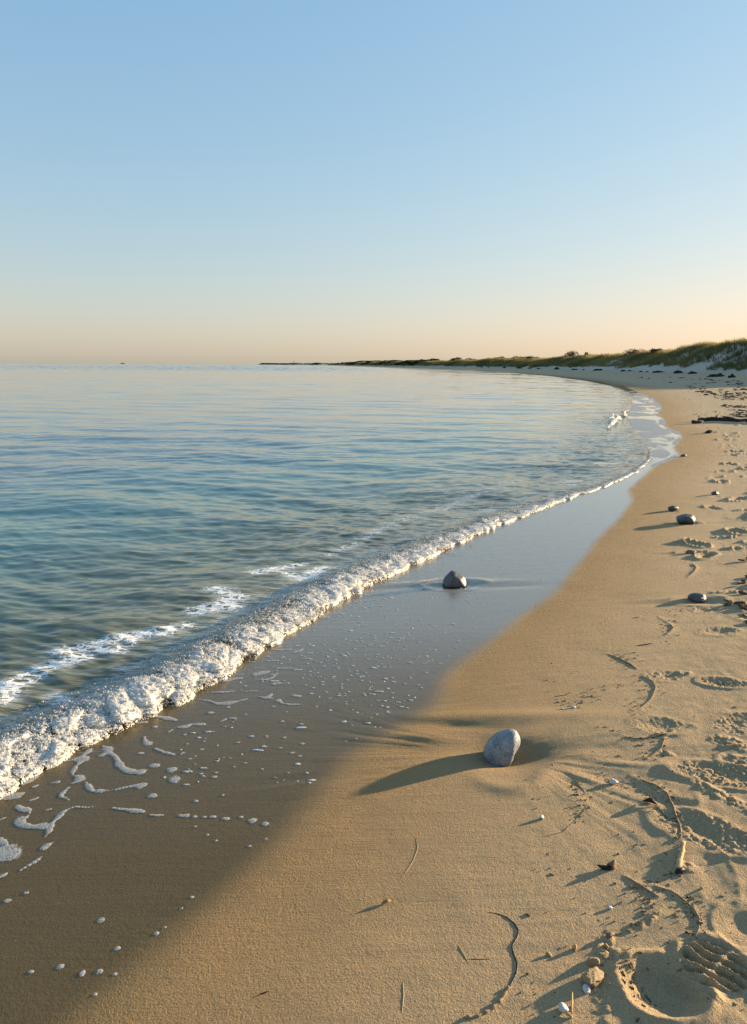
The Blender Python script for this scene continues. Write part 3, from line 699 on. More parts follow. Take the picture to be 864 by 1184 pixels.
RIB = [(c3([(105, 355), (130, 375), (175, 380), (185, 400), (165, 430), (120, 440), (125, 470), (200, 490), (270, 485), (310, 490)]), [2.5, 3, 3, 2, 2, 4, 6, 5, 6, 5]),
       (c3([(280, 560), (305, 520), (320, 470), (355, 440), (400, 390), (470, 365), (540, 375), (597, 368)]), [1.2, 3.5, 5, 2.6, 2.2, 2.4, 2, 1.2]),
       (c3([(560, 5), (500, 50), (440, 70), (400, 75)]), [2.5, 4.5, 4, 2]), (c3([(520, 60), (470, 110), (445, 160), (510, 185), (470, 210), (430, 222)]), [4, 2.2, 2, 4, 3, 1]),
       (c3([(430, 240), (390, 275), (370, 300), (405, 305), (430, 325)]), [1.5, 2.5, 2.5, 2, 2]), (c3([(135, 215), (170, 190), (230, 160)]), [2.5, 4, 2.5]),
       (c3([(620, 45), (680, 20), (720, 50), (755, 120), (800, 145), (880, 160)]), [2, 5.5, 4.5, 4, 5, 3]), (c3([(640, -20), (680, 5)]), [2, 4]),
       (c3([(535, 210), (555, 245), (580, 268)]), [3, 3, 1.5]), (c3([(610, 270), (700, 268), (780, 250), (850, 240), (900, 236)]), [2.2, 2, 2, 3.5, 3]),
       (c3([(700, 380), (780, 392), (870, 405)]), [2, 2, 2.2]), (c3([(265, 630), (300, 605), (335, 590)]), [2, 3, 1.8]), (c3([(120, 770), (180, 735), (230, 705), (260, 680)]), [1.2, 2, 2.6, 1.4]),
       (c3([(0, 300), (70, 295), (110, 285), (150, 270)]), [2, 5.5, 6, 3]), (c3([(-20, 570), (20, 580), (40, 600)]), [4, 4, 2]), (c3([(-10, 650), (40, 650), (80, 670)]), [7, 9, 5]),
       (c3([(-20, 810), (15, 800), (38, 785)]), [4, 4, 2]), (c3([(190, 320), (230, 305)]), [1.6, 1.4]), (c3([(-10, 440), (30, 428)]), [1.2, 1]), (c3([(320, 212), (362, 205)]), [2.6, 2]),
       (c3([(205, 235), (230, 225)]), [1.8, 1.4]), (c3([(285, 385), (315, 378)]), [1.4, 1.6]),
       (c4([(75, 355), (130, 365), (190, 380)]), [2, 3.4, 2]), (c4([(30, 460), (30, 480), (50, 498)]), [2.5, 3, 3]), (c4([(80, 522), (130, 543), (178, 556)]), [1.8, 1.8, 1.2]),
       (c4([(150, 440), (190, 415), (240, 415), (260, 400), (330, 405)]), [1.4, 2.2, 2.4, 2.6, 1.6]), (c4([(205, 275), (280, 272), (350, 282), (400, 300), (470, 295), (545, 278)]), [1.4, 2, 2.6, 2.2, 2.8, 2.2]),
       (c4([(365, 240), (430, 240), (520, 232)]), [2.2, 2.2, 1.6]), (c4([(535, 240), (620, 236)]), [1, .8]), (c4([(580, 155), (620, 145), (650, 142)]), [3, 3.2, 2]), (c4([(515, 182), (600, 183), (660, 178), (695, 150)]), [1, 1.2, 2, 1.6]),
       (c4([(420, 185), (460, 178), (515, 170)]), [1.6, 2.0, 2]), (c4([(535, 88), (600, 88), (700, 84)]), [1, 1.1, 1.4]), (c4([(555, 255), (620, 272), (670, 278)]), [1, 1.2, 3]), (c4([(640, 275), (665, 258)]), [2, 2]),
       (c4([(700, 288), (720, 305), (760, 312), (808, 312)]), [3, 2, 2, 1]), (c4([(690, 125), (760, 125), (802, 135)]), [1.5, 2.2, 2]), (c4([(580, 120), (680, 126)]), [1, .8]), (c4([(670, 30), (765, 30)]), [1.4, 1.4]),
       (c4([(775, 45), (800, 40), (820, 30)]), [2.2, 2.4, 1.5]), (c4([(815, 48), (870, 50)]), [1.6, 1.4]), (c4([(820, 76), (855, 78)]), [1.2, 1]), (c4([(672, 205), (710, 200), (785, 213)]), [2, 2.2, .8]), (c4([(770, 265), (805, 270)]), [2.6, 2]),
       (c4([(55, 860), (90, 866), (125, 864)]), [1.4, 2, 1.2]), (c4([(205, 868), (245, 868)]), [2.6, 2.4]), (c4([(395, 398), (435, 380)]), [1.2, 1.2]), (c4([(455, 375), (487, 376)]), [1.2, 1.2]), (c4([(0, 385), (40, 386)]), [2.2, 1.4]),
       (c4([(410, 160), (520, 150)]), [.8, 1]), (c4([(330, 95), (380, 80), (420, 90)]), [1, 1.2, 1])]
FLK = [(c4([q])[0], a, b) for q, a, b in [((82, 410), 2.8, 1.6), ((360, 345), 4.2, 1.6), ((450, 318), 1.8, 1), ((535, 212), 2.2, 1.2), ((232, 455), 2, 1.2), ((318, 533), 2.8, 1.3), ((222, 549), 2.4, 1.3), ((80, 610), 5.6, 2.3),
       ((168, 633), 5, 3), ((180, 683), 6, 5), ((70, 765), 5, 2.6), ((10, 640), 5, 3), ((8, 715), 4, 2.6), ((15, 845), 4, 1.8), ((10, 545), 4, 1.4), ((313, 657), 2.2, 1), ((388, 651), 2.4, 1), ((378, 674), 3.2, 1.4), ((288, 795), 2.5, 1.4),
       ((423, 767), 1.8, 1), ((481, 624), 2.2, .9), ((534, 606), 2, .8), ((565, 470), 3.4, 1.4), ((498, 501), 2.6, 1), ((640, 469), 2, .8), ((730, 480), 2.6, 1.1), ((820, 511), 2.6, 1.1), ((710, 531), 2.4, .9), ((768, 557), 3, 1.2), ((808, 574), 2.4, 1.1),
       ((750, 660), 1.6, .8), ((728, 695), 1.6, .8), ((282, 874), 2.6, 1.1), ((330, 877), 2.6, 1.2), ((372, 877), 3.6, 1.4), ((438, 887), 4.2, 1.6), ((513, 881), 2.6, 1.2), ((570, 900), 4.2, 2.4), ((634, 916), 3.2, 2.0), ((674, 321), 2, .8), ((538, 358), 1.8, .8),
       ((335, 477), 1.4, .7), ((330, 490), 1.8, .7), ((258, 580), 2.4, .9), ((720, 397), 2.2, 1.1), ((818, 428), 1.6, .7), ((740, 350), 2, .7), ((835, 215), 2.4, 1), ((830, 160), 1.2, 1)]]
for q, a, b in [((117, 1062), 3.4, 1.8), ((30, 1029), 2.8, 1.4), ((136, 1096), 3, 1.6), ((115, 1123), 3.2, 1.7), ((95, 1125), 3, 2.6), ((70, 1117), 3.6, 2), ((36, 1122), 3, 1.4), ((181, 1079), 2.8, 1.6), ((191, 1072), 1.6, 1), ((133, 1126), 2.2, 1.2), ((110, 1150), 2.4, 1.4), ((222, 1037), 2, 1),
                ((250, 971), 2, 1), ((289, 978), 2.2, 1.1), ((240, 964), 1.6, .8), ((8, 1038), 3.6, 1.6), ((308, 970), 2, 1), ((210, 1050), 1.2, .6), ((226, 954), 1.4, .6), ((258, 945), 1.4, .6)]:
    FLK.append((q, a, b))
FR = slice(np.searchsorted(YR, 1.4), np.searchsorted(YR, 48)); FS = np.zeros((FR.stop - FR.start, NC)); sx_, sy_ = X[FR], Y[FR]
def fs_local(x0, x1, y0, y1):
    i0 = max(0, np.searchsorted(YR, y0) - FR.start); i1 = min(FS.shape[0], np.searchsorted(YR, y1) - FR.start)
    if i1 <= i0: return None
    hw = HWID[FR.start + i0:FR.start + i1]; ww = (hw.min(), hw.max())
    j = [(v_ / w_ + 1) / 2 * (NC - 1) for v_ in (x0, x1) for w_ in ww]
    return slice(i0, i1), slice(int(max(0, min(j))), int(min(NC, max(j) + 2)))
for i, (pix, wid) in enumerate(RIB):
    P = np.array([flat(*p)[:2] for p in pix]); tk = np.concatenate([[0], np.cumsum(np.hypot(*np.diff(P, axis=0).T))])
    n = max(6, int(tk[-1] / 0.012)); tq = np.linspace(0, tk[-1], n); kq = max(1, n // (3 * len(pix)))
    cx = smooth(np.interp(tq, tk, P[:, 0]), kq); cy = smooth(np.interp(tq, tk, P[:, 1]), kq)
    w_ = np.interp(tq, tk, wid) / F_PX * np.hypot(np.hypot(cx, cy), CAM_H) * 1.5 * (0.75 + 0.5 * vn(tq * 22, 0 * tq, 400 + i))
    for q in range(n):
        R = w_[q] * 2.4
        k = fs_local(cx[q] - R, cx[q] + R, cy[q] - R, cy[q] + R)
        if k is None: continue
        FS[k] = np.maximum(FS[k], np.exp(-((sx_[k] - cx[q]) ** 2 + (sy_[k] - cy[q]) ** 2) / (w_[q] ** 2)))
for (px_, py_), a, b in FLK:
    p = flat(px_, py_); sc_ = math.hypot(math.hypot(p[0], p[1]), CAM_H) / F_PX; ax, ay = a * sc_ * 1.15, max(b * sc_ * 1.8, .005)
    k = fs_local(p[0] - 3 * ax, p[0] + 3 * ax, p[1] - 3 * ay, p[1] + 3 * ay)
    if k is not None: FS[k] = np.maximum(FS[k], np.exp(-((sx_[k] - p[0]) / ax) ** 2 - ((sy_[k] - p[1]) / ay) ** 2))
# thin film torn off in front of the breaker
es_ = e_sea(sx_, sy_)
rg = (1 - np.abs(fbm(sx_ * 4.2, sy_ * 6.5, 520, 3)) * 7) * (1 - sst(sy_, 6, 9))
FS = np.maximum(FS, np.clip(rg, 0, 1) * 0.66 * np.exp(-((es_ + 0.12) / 0.26) ** 2) * np.clip(0.4 + 1.3 * fbm(sx_ * 1.7, sy_ * 1.7, 523, 2), 0, 1))
FS *= sst(WET[FR], 0.3, 0.7)
# foam edge and torn patches where the far swash runs out
fary = sst(sy_, 9, 13); dfar = DR[FR]
FS = np.maximum(FS, fary * 0.85 * np.exp(-((dfar + 0.05) / (0.03 + 0.004 * sy_)) ** 2) * np.clip(.8 + .9 * vn(sx_ * 1.2, sy_ * .7, 531), 0, 1))
FS = np.maximum(FS, fary * np.clip(0.55 + 0.9 * fbm(sx_ * 2.2, sy_ * 0.8, 533, 3), 0, .8) * sst(-dfar, 0.05, 0.2) * (1 - sst(es_ * -1, 0.5, 1.6)) * (es_ < 0.05))
ok = FS > 0.06
okf = ok[:-1, :-1] | ok[:-1, 1:] | ok[1:, :-1] | ok[1:, 1:]
idx = np.arange(FS.size).reshape(FS.shape); Fq = np.stack([idx[:-1, :-1], idx[:-1, 1:], idx[1:, 1:], idx[1:, :-1]], -1)[okf]
used, inv = np.unique(Fq, return_inverse=True)
Vq = np.stack([sx_, sy_, Z[FR] + 0.0012 + 0.0012 * sst(FS, .3, .9)], -1).reshape(-1, 3)[used]
def lace_material():
    s = NT('foam film'); v = s.mapped(); fo = s.attr('cover')
    nz = s.math('SUBTRACT', s.noise(v, 55, 4, 0.65), 0.5); nz2 = s.math('SUBTRACT', s.noise(s.mapped((1, 1.4, 1)), 14, 3, 0.6, .5), 0.5)
    f = s.math('ADD', fo, s.math('ADD', s.math('MULTIPLY', nz, 0.85), s.math('MULTIPLY', nz2, 0.7)))
    c1 = s.n('ShaderNodeTexVoronoi'); c1.inputs['Scale'].default_value = 190; s.l(v, c1.inputs['Vector'])
    sep = s.n('ShaderNodeSeparateColor'); s.l(c1.outputs['Color'], sep.inputs[0])
    hole = s.math('MULTIPLY', s.ramp(c1.outputs['Distance'], [(0.25, 1.0), (0.5, 0.0)]), s.ramp(sep.outputs[0], [(0.55, 0.0), (0.62, 1.0)]))
    a_ = s.math('MULTIPLY', s.ramp(f, [(0.36, 0.0), (0.52, 1.0)]), s.math('SUBTRACT', 1.0, s.math('MULTIPLY', hole, s.ramp(f, [(0.5, 1.0), (1.0, 0.5)]))))
    s.set('Alpha', s.math('MULTIPLY', a_, 0.80)); s.set('Base Color', s.mix(hole, (0.45, 0.43, 0.39), (0.28, 0.26, 0.22))); s.set('Roughness', 0.4)
    s.l(s.bump(s.math('ADD', s.math('MULTIPLY', s.ramp(f, [(0.36, 0.0), (0.7, 1.0)]), 0.4), s.math('MULTIPLY', c1.outputs['Distance'], -0.5)), 0.4, 0.004), s.b.inputs['Normal'])
    return s.m
ff = link('foam_film', raw_mesh(bpy.data.meshes.new('foam_film'), Vq, inv.reshape(-1, 4), dict(cover=FS.reshape(-1)[used])), lace_material())
tag(ff, 'lacy white foam streaks left lying on the wet sand', 'foam', kind='stuff')
cnt = 0
while cnt < 420:
    px_ = random.uniform(190, 640); py_ = random.uniform(655, 905)
    p = flat(px_, py_); dd_ = float(d_raw(p[0], p[1])); ee_ = float(e_sea(p[0], p[1]))
    if dd_ > -0.10 or ee_ > -0.08: continue
    dn = 0.5 + 0.9 * float(fbm(np.array([p[0] * 1.8]), np.array([p[1] * 3.2]), 500, 2)[0])
    dn *= 0.25 + 0.75 * math.exp(-((px_ - 440) / 120) ** 2 - ((py_ - 745) / 70) ** 2) + 0.35 * math.exp(-(ee_ / 0.4) ** 2)
    if random.random() > dn: continue
    r_ = random.uniform(0.002, 0.006) * (1.8 if random.random() < 0.12 else 1)
    add_fleck(p[0], p[1], r_ * random.uniform(1.0, 2.6), r_, 0.0012); cnt += 1
M_FLECK = foam_material('foam flecks', (0.58, 0.57, 0.54), True)
Vf = np.concatenate(VV); Ff = np.concatenate(FF)
fl = link('foam_flecks', raw_mesh(bpy.data.meshes.new('foam_flecks'), Vf, Ff, dict(thick=np.concatenate(TT))), M_FLECK)
tag(fl, 'tiny white foam flecks scattered over the wet sand', 'foam', kind='stuff')

# ------------------------------------------------------------------ stones
def stone_material(name, c0, c1, c2, scale=12, rough=0.6, spot=0.5):
    s = NT(name)
    v = s.mapped()
    a = s.noise(v, scale, 4, 0.6, 0.4); b = s.noise(v, scale * 7, 3, 0.65); c_ = s.noise(s.mapped((1, 1, 1), (0, 0, 0), (5, 2, 8)), scale * 28, 2, 0.6)
    col = s.mix(s.ramp(a, [(0.35, 0.0), (0.65, 1.0)]), c0, c1)
    col = s.mix(s.math('MULTIPLY', s.ramp(b, [(0.5, 0.0), (0.7, 1.0)]), spot), col, c2)
    col = s.mix(s.math('MULTIPLY', s.ramp(c_, [(0.55, 0.0), (0.7, 1.0)]), 0.35), col, (c0[0] * .4, c0[1] * .4, c0[2] * .4))
    s.set('Base Color', col); s.set('Roughness', rough)
    h = s.math('ADD', s.math('MULTIPLY', b, 1.0), s.math('MULTIPLY', c_, 0.5))
    s.l(s.bump(h, 0.55, 0.004), s.b.inputs['Normal'])
    return s.m
def stone_mesh(name, dims, seed=0, planes=None, p=7.0, lump=0.06, sub=5, dents=()):
    bm = bmesh.new(); bmesh.ops.create_icosphere(bm, subdivisions=sub, radius=1.0)
    rr_ = random.Random(seed)
    if planes is None:
        planes = []
        for _ in range(14):
            n_ = Vector((rr_.gauss(0, 1), rr_.gauss(0, 1), rr_.gauss(0, 1))).normalized(); planes.append((n_, rr_.uniform(0.82, 1.1)))
    off = Vector((rr_.uniform(-50, 50), rr_.uniform(-50, 50), rr_.uniform(-50, 50)))
    for v in bm.verts:
        d_ = v.co.normalized(); s_ = 0
        for n_, h_ in planes:
            q = d_.dot(n_)
            if q > 0: s_ += (q / h_) ** p
        r_ = 1.0 / max(s_, 1e-6) ** (1 / p) if s_ > 1e-6 else 1.3
        r_ = min(r_, 1.35)
        r_ *= 1 + lump * (mnoise.noise(d_ * 1.6 + off) + 0.5 * mnoise.noise(d_ * 3.7 + off)) + 0.012 * mnoise.noise(d_ * 12 + off)
        c_ = d_ * r_
        for (dc, dr, dd_) in dents:
            q = (c_ - Vector(dc)).length / dr
            c_ = c_ - Vector(dc).normalized() * dd_ * math.exp(-q * q)
        v.co = Vector((c_.x * dims[0], c_.y * dims[1], c_.z * dims[2]))
    me = bpy.data.meshes.new(name); bm.to_mesh(me); bm.free()
    me.polygons.foreach_set('use_smooth', [True] * len(me.polygons))
    return me
M_ROCK = stone_material('grey blue rock', (0.11, 0.135, 0.16), (0.235, 0.26, 0.28), (0.46, 0.46, 0.43), 22, 0.6, 0.75)
M_DARK = stone_material('dark wet stone', (0.040, 0.046, 0.052), (0.075, 0.078, 0.08), (0.13, 0.125, 0.11), 16, 0.5, 0.5)
M_CONE = stone_material('weathered stone', (0.040, 0.045, 0.052), (0.085, 0.085, 0.085), (0.20, 0.17, 0.12), 14, 0.45, 0.6)
M_BROWN = stone_material('brown stone', (0.10, 0.06, 0.035), (0.20, 0.12, 0.07), (0.28, 0.19, 0.11), 24, 0.6, 0.5)
M_WHITE = stone_material('white pebble', (0.46, 0.45, 0.42), (0.58, 0.57, 0.54), (0.66, 0.65, 0.62), 50, 0.45, 0.5)
M_TAN = stone_material('tan pebble', (0.27, 0.18, 0.075), (0.36, 0.24, 0.11), (0.42, 0.31, 0.17), 60, 0.7, 0.5)
M_ORANGE = stone_material('orange pebble', (0.48, 0.25, 0.08), (0.58, 0.33, 0.12), (0.6, 0.4, 0.2), 60, 0.55, 0.5)

big_planes = [(Vector(n_).normalized(), h_) for n_, h_ in [((1, 0, 0.1), 0.97), ((-1, 0, 0), 0.97), ((0, 1, 0), 0.95), ((0.1, -0.95, 0.3), 0.86), ((-0.35, -0.93, 0.0), 0.84), ((-0.2, 0, 1), 0.92), ((0.4, 0.2, 0.9), 0.98),
              ((0.1, 0, -1), 0.86), ((0.88, -0.45, -0.35), 0.74), ((-0.7, -0.5, 0.5), 0.93), ((-0.6, 0.6, 0.5), 0.95), ((0.6, 0.7, 0.2), 0.95), ((0.55, -0.4, -0.75), 0.82)]]
me = stone_mesh('rock', (0.102, 0.080, 0.074), 3, big_planes, 4.6, 0.045, 6, dents=[((0.62, -0.45, -0.62), 0.42, 0.32)])
rock = link('rock', me, M_ROCK, loc=(RX + 0.016, RY + 0.03, zg_min(RX, RY, .03) + 0.058))
rock.rotation_euler = (math.radians(-6), math.radians(-32), math.radians(10))
tag(rock, 'big smooth blue grey rock in a scoured hollow, sunlit on one side', 'rock')

def place_stone(name, px_, py_, wpx, hratio, mat, label, cat, seed, depth_ratio=0.8, sink=0.25, sub=4, planes=None, lump=0.08, p=6.0, rot=0.0, group=None, tilt=0.0):
    x_, y_ = g2(px_, py_)
    dist = math.hypot(math.hypot(x_, y_), CAM_H)
    w = wpx / F_PX * dist / 2 * (0.86 if name == 'rock' else 0.9)
    me = stone_mesh(name, (w, w * depth_ratio, w * hratio), seed, planes, p, lump, sub)
    o = link(name, me, mat, loc=(x_, y_ + w * depth_ratio * 0.4, zg(x_, y_) + w * hratio * (1 - 2 * sink)))
    o.rotation_euler = (0, tilt, rot)
    return tag(o, label, cat, group)
cone_planes = [(Vector(n_).normalized(), h_) for n_, h_ in [((-0.8, -0.4, 0.55), 0.62), ((0.42, -0.45, 0.80), 0.66), ((0.45, 0.6, 0.7), 0.7), ((-0.5, 0.7, 0.5), 0.7), ((0, 0, -1), 0.6), ((1, 0, 0.1), 1.1), ((-1, 0, -0.2), 0.92), ((0.1, -1, 0.15), 0.8), ((0.1, 1, 0), 0.9), ((0.8, -0.5, 0.5), 0.85)]]
place_stone('rock', 525, 676, 31, 0.92, M_CONE, 'dark pointed rock standing in the shallow wash on wet sand', 'rock', 12, 0.8, 0.2, 5, cone_planes, 0.05, 9.0)
place_stone('rock', 792, 605, 19, 0.80, M_DARK, 'rounded grey stone with a smaller one just behind it', 'rock', 21, 0.85, 0.16, 4)
place_stone('rock', 779.5, 590.5, 10, 0.85, M_DARK, 'little dark stone beyond the rounded grey stone', 'rock', 22, 0.85, 0.16, 4)
place_stone('rock', 808, 694, 27, 0.50, M_DARK, 'smooth flat oval dark stone lying on dry sand', 'rock', 23, 0.75, 0.2, 5, None, 0.05, 4.0)
place_stone('rock', 799, 640, 14, 0.38, M_BROWN, 'flat reddish brown stone lying on pale sand', 'rock', 24, 0.7, 0.2, 4)
place_stone('rock', 827, 572, 9, 0.6, M_DARK, 'small black stone beside old footprints', 'rock', 25, 0.8, 0.16, 3)
place_stone('rock', 791, 528, 6, 0.7, M_DARK, 'tiny dark stone at the scalloped edge of the wet sand', 'rock', 26, 0.8, 0.2, 3)
place_stone('pebble', 710.5, 906, 7, 0.85, M_WHITE, 'round white pebble beside the drifted strand of weed', 'pebble', 31, 0.9, 0.08, 4)
place_stone('pebble', 627, 947, 5.4, 0.8, M_WHITE, 'small white pebble alone on smooth sand below the big rock', 'pebble', 32, 0.9, 0.08, 4)
place_stone('shell', 664, 819, 6, 0.5, M_WHITE, 'small white shell chip near the big rock, larger of two', 'shell', 33, 0.6, 0.1, 3)
place_stone('shell', 650, 821, 4, 0.5, M_WHITE, 'tiny white shell chip near the big rock, smaller of two', 'shell', 34, 0.6, 0.1, 3)
place_stone('pebble', 651, 1170, 14, 0.62, M_WHITE, 'oval white pebble, the largest white one, beside a forked twig', 'pebble', 35, 0.85, 0.12, 5, None, 0.03, 3.5, -0.6)
place_stone('pebble', 665, 1098, 5.5, 0.9, M_ORANGE, 'tiny orange pebble on smooth sand', 'pebble', 37, 0.8, 0.12, 4)
place_stone('pebble', 635, 1105, 6, 0.7, M_TAN, 'small brownish pebble between the orange pebble and black weed strand', 'pebble', 38, 0.8, 0.15, 4)
place_stone('pebble', 688, 1115, 13, 0.6, M_TAN, 'rounded tan sandstone pebble above the broken chunk', 'pebble', 39, 0.8, 0.2, 5)
place_stone('pebble', 685, 1136, 22, 0.6, M_TAN, 'rough broken tan sandstone chunk beside the white snail shell', 'pebble', 40, 0.65, 0.25, 5, None, 0.16, 9.0, 0.7)
place_stone('pebble', 705, 1085, 7, 0.75, M_BROWN, 'dark brown crumb of stone on crumbled sand', 'pebble', 41, 0.8, 0.15, 4)
place_stone('pebble', 701, 1095, 5.5, 0.8, M_TAN, 'pale tan pebble just below the dark brown crumb', 'pebble', 42, 0.8, 0.15, 4)
place_stone('pebble', 706, 1051, 5.5, 0.5, M_WHITE, 'pale flat pebble chip above the crumbled sand line', 'pebble', 43, 0.7, 0.15, 4)
place_stone('pebble', 811, 1028, 4, 0.8, M_ORANGE, 'tiny orange pebble next to the driftwood stick', 'pebble', 44, 0.8, 0.15, 3)

# snail shell with a coil
def snail(px_, py_, wpx):
    x_, y_ = g2(px_, py_); R = wpx / F_PX * math.hypot(math.hypot(x_, y_), CAM_H) / 2
    bm = bmesh.new(); n, mseg = 90, 12; rings = []
    for i in range(n):
        t_ = i / (n - 1); a_ = t_ * 2.6 * 2 * math.pi; rad = R * 0.62 * (1 - t_) ** 1.2; tube = R * 0.46 * (1 - t_) ** 1.0 + R * 0.03
        c_ = Vector((rad * math.cos(a_), rad * math.sin(a_), R * 0.35 + R * 0.75 * t_))
        o_ = Vector((math.cos(a_), math.sin(a_), 0))
        rings.append([bm.verts.new(c_ + o_ * tube * math.cos(b_) + Vector((0, 0, 1)) * tube * math.sin(b_)) for b_ in [2 * math.pi * j / mseg for j in range(mseg)]])
    for a_, b_ in zip(rings[:-1], rings[1:]):
        for j in range(mseg): bm.faces.new((a_[j], a_[(j + 1) % mseg], b_[(j + 1) % mseg], b_[j]))
    bm.faces.new(rings[-1]); bm.faces.new(rings[0][::-1])
    me = bpy.data.meshes.new('snail_shell'); bm.to_mesh(me); bm.free(); me.polygons.foreach_set('use_smooth', [True] * len(me.polygons))
    o = link('snail_shell', me, M_WHITE, loc=(x_, y_, zg(x_, y_) - R * 0.1)); o.rotation_euler = (math.radians(40), 0.2, 0.5)
    tag(o, 'small white coiled snail shell beside the broken tan chunk', 'shell')
snail(677, 1144, 9.5)

# ------------------------------------------------------------------ strands, twigs, driftwood
def fibre_material(name, c0, c1, rough=0.7, scale=60):
    s = NT(name); v = s.mapped(); n_ = s.noise(v, scale, 4, 0.65)
    s.set('Base Color', s.mix(s.ramp(n_, [(0.35, 0.0), (0.65, 1.0)]), c0, c1)); s.set('Roughness', rough); s.set('Specular IOR Level', 0.15)
    s.l(s.bump(s.noise(v, scale * 6, 2, 0.6), 0.6, 0.002), s.b.inputs['Normal']); return s.m
M_WEED = fibre_material('dark seaweed', (0.012, 0.012, 0.010), (0.035, 0.030, 0.022), 0.35)
M_WEEDB = fibre_material('dry brown weed', (0.05, 0.032, 0.018), (0.13, 0.085, 0.045))
M_SANDY = fibre_material('sand coated weed', (0.20, 0.14, 0.075), (0.36, 0.26, 0.15), 0.9, 150)
M_STRAW = fibre_material('straw', (0.38, 0.27, 0.13), (0.52, 0.38, 0.19), 0.7)
M_WOOD = fibre_material('bleached driftwood', (0.36, 0.24, 0.12), (0.56, 0.40, 0.23), 0.75, 90)
M_LOG = fibre_material('dark driftwood', (0.022, 0.018, 0.014), (0.06, 0.045, 0.032), 0.8, 8)

def tube_mesh(name, pts, rad, seg=7, jitter=0.0, seed=0):
    """one continuous tapering tube through the points"""
    rr_ = random.Random(seed); bm = bmesh.new(); rings = []
    P = [Vector(p) for p in pts]; n = len(P)
    for i, p in enumerate(P):
        tg = (P[min(i + 1, n - 1)] - P[max(i - 1, 0)]).normalized()
        sd = tg.cross(Vector((0, 0, 1)));
        if sd.length < 1e-4: sd = Vector((1, 0, 0))
        sd.normalize(); up_ = sd.cross(tg)
        r_ = rad[i] if hasattr(rad, '__len__') else rad
        rings.append([bm.verts.new(p + (sd * math.cos(a_) + up_ * math.sin(a_)) * r_ * (1 + jitter * rr_.uniform(-1, 1))) for a_ in [2 * math.pi * j / seg for j in range(seg)]])
    for a_, b_ in zip(rings[:-1], rings[1:]):
        for j in range(seg): bm.faces.new((a_[j], a_[(j + 1) % seg], b_[(j + 1) % seg], b_[j]))
    bm.faces.new(rings[0][::-1]); bm.faces.new(rings[-1])
    me = bpy.data.meshes.new(name); bm.to_mesh(me); bm.free(); me.polygons.foreach_set('use_smooth', [True] * len(me.polygons)); return me
def ground_path(pix, step=0.006, lift=0.0):
    P = np.array([g2(*p) for p in pix]); tk = np.concatenate([[0], np.cumsum(np.hypot(*np.diff(P, axis=0).T))])
    n = max(5, int(tk[-1] / step)); tq = np.linspace(0, tk[-1], n)
    # Catmull-like smoothing
    cx = np.interp(tq, tk, P[:, 0]); cy = np.interp(tq, tk, P[:, 1]); kq = max(1, n // (len(pix) * 3))
    ex = smooth(cx, kq); ey = smooth(cy, kq)
    zz = smooth(np.array([zg(a, b) for a, b in zip(ex, ey)]), 2) + lift
    return [(a, b, c_) for a, b, c_ in zip(ex, ey, zz)]
def strand(name, pix, r_, mat, label, cat, group=None, jitter=0.15, lift=0.1, seed=0):
    r_ *= 0.72; pts = ground_path(pix, max(0.004, r_ * 2.5), r_ * lift)
    n = len(pts); rad = [r_ * (0.35 + 0.65 * min(1, min(i, n - 1 - i) / (0.2 * n + 1))) for i in range(n)]
    base = Vector(pts[0]); me = tube_mesh(name, [Vector(p) - base for p in pts], rad, 7, jitter, seed)
    o = link(name, me, mat, loc=base)
    return tag(o, label, cat, group)
# black strand with a sand-coated end
r1 = bpy.data.objects.new('seaweed_strand', None); COL.objects.link(r1)
pts1 = ground_path([(562, 1055), (575, 1056.5), (585, 1060), (593, 1066), (600, 1076), (598, 1084), (592, 1094), (594, 1104), (598.5, 1114), (597, 1126), (589, 1141)], 0.005, -0.0004)
r1.location = pts1[0]; b0 = Vector(pts1[0]); n = len(pts1)
link('dark_end', tube_mesh('dark_end', [Vector(p) - b0 for p in pts1], [0.0008 + 0.0019 * min(1, i / (0.3 * n)) for i in range(n)], 7, .08), M_WEED, r1)
pts2 = ground_path([(589, 1141), (581, 1156), (570, 1166), (552, 1176), (535, 1178)], 0.005, 0.001)
link('sandy_end', tube_mesh('sandy_end', [Vector(p) - b0 for p in pts2], [0.0036 + 0.0014 * math.sin(i * 1.3) for i in range(len(pts2))], 7, .3), M_SANDY, r1)
o_ = bpy.data.objects['sandy_end']; o_['label'] = 'lighter end of the strand crusted with sand'
tag(r1, 'long black curving seaweed strand crusted with sand at one end', 'seaweed')
strand('seaweed_strand', [(730, 897), (744, 903), (761, 910), (772, 919), (778, 930), (781, 942), (786.5, 954), (788, 966), (787, 972)], 0.0042, M_SANDY, 'long sandy brown strand of weed leading down to the driftwood stick', 'seaweed', jitter=.35, seed=1, lift=.8)
strand('seaweed_strand', [(759, 932), (767, 941), (774, 948), (784, 950)], 0.0028, M_WEEDB, 'short weed strand branching beside the long sandy strand', 'seaweed', jitter=.3, seed=2, lift=.6)
strand('seaweed_strand', [(723, 1013), (737, 1022), (750, 1030), (763, 1038)], 0.0038, M_SANDY, 'short strand of weed in a straight line below the driftwood stick', 'seaweed', jitter=.35, seed=3)
strand('seaweed_strand', [(755, 1024), (776, 1030), (789, 1039), (802, 1050), (809, 1062), (808, 1076), (804, 1086)], 0.0034, M_SANDY, 'curved weed strand ending at the shoe tread print', 'seaweed', jitter=.35, seed=4)
strand('seaweed_strand', [(722, 852), (738, 855), (755, 854), (769, 851), (776, 847), (784, 841)], 0.0034, M_WEEDB, 'thin brown strand along the edge of a footprint near the big rock', 'seaweed', jitter=.3, seed=5)
strand('seaweed_strand', [(769, 854), (765, 866), (755, 874), (746, 878)], 0.0040, M_SANDY, 'short hooked strand hanging below the footprint edge', 'seaweed', jitter=.4, seed=6)
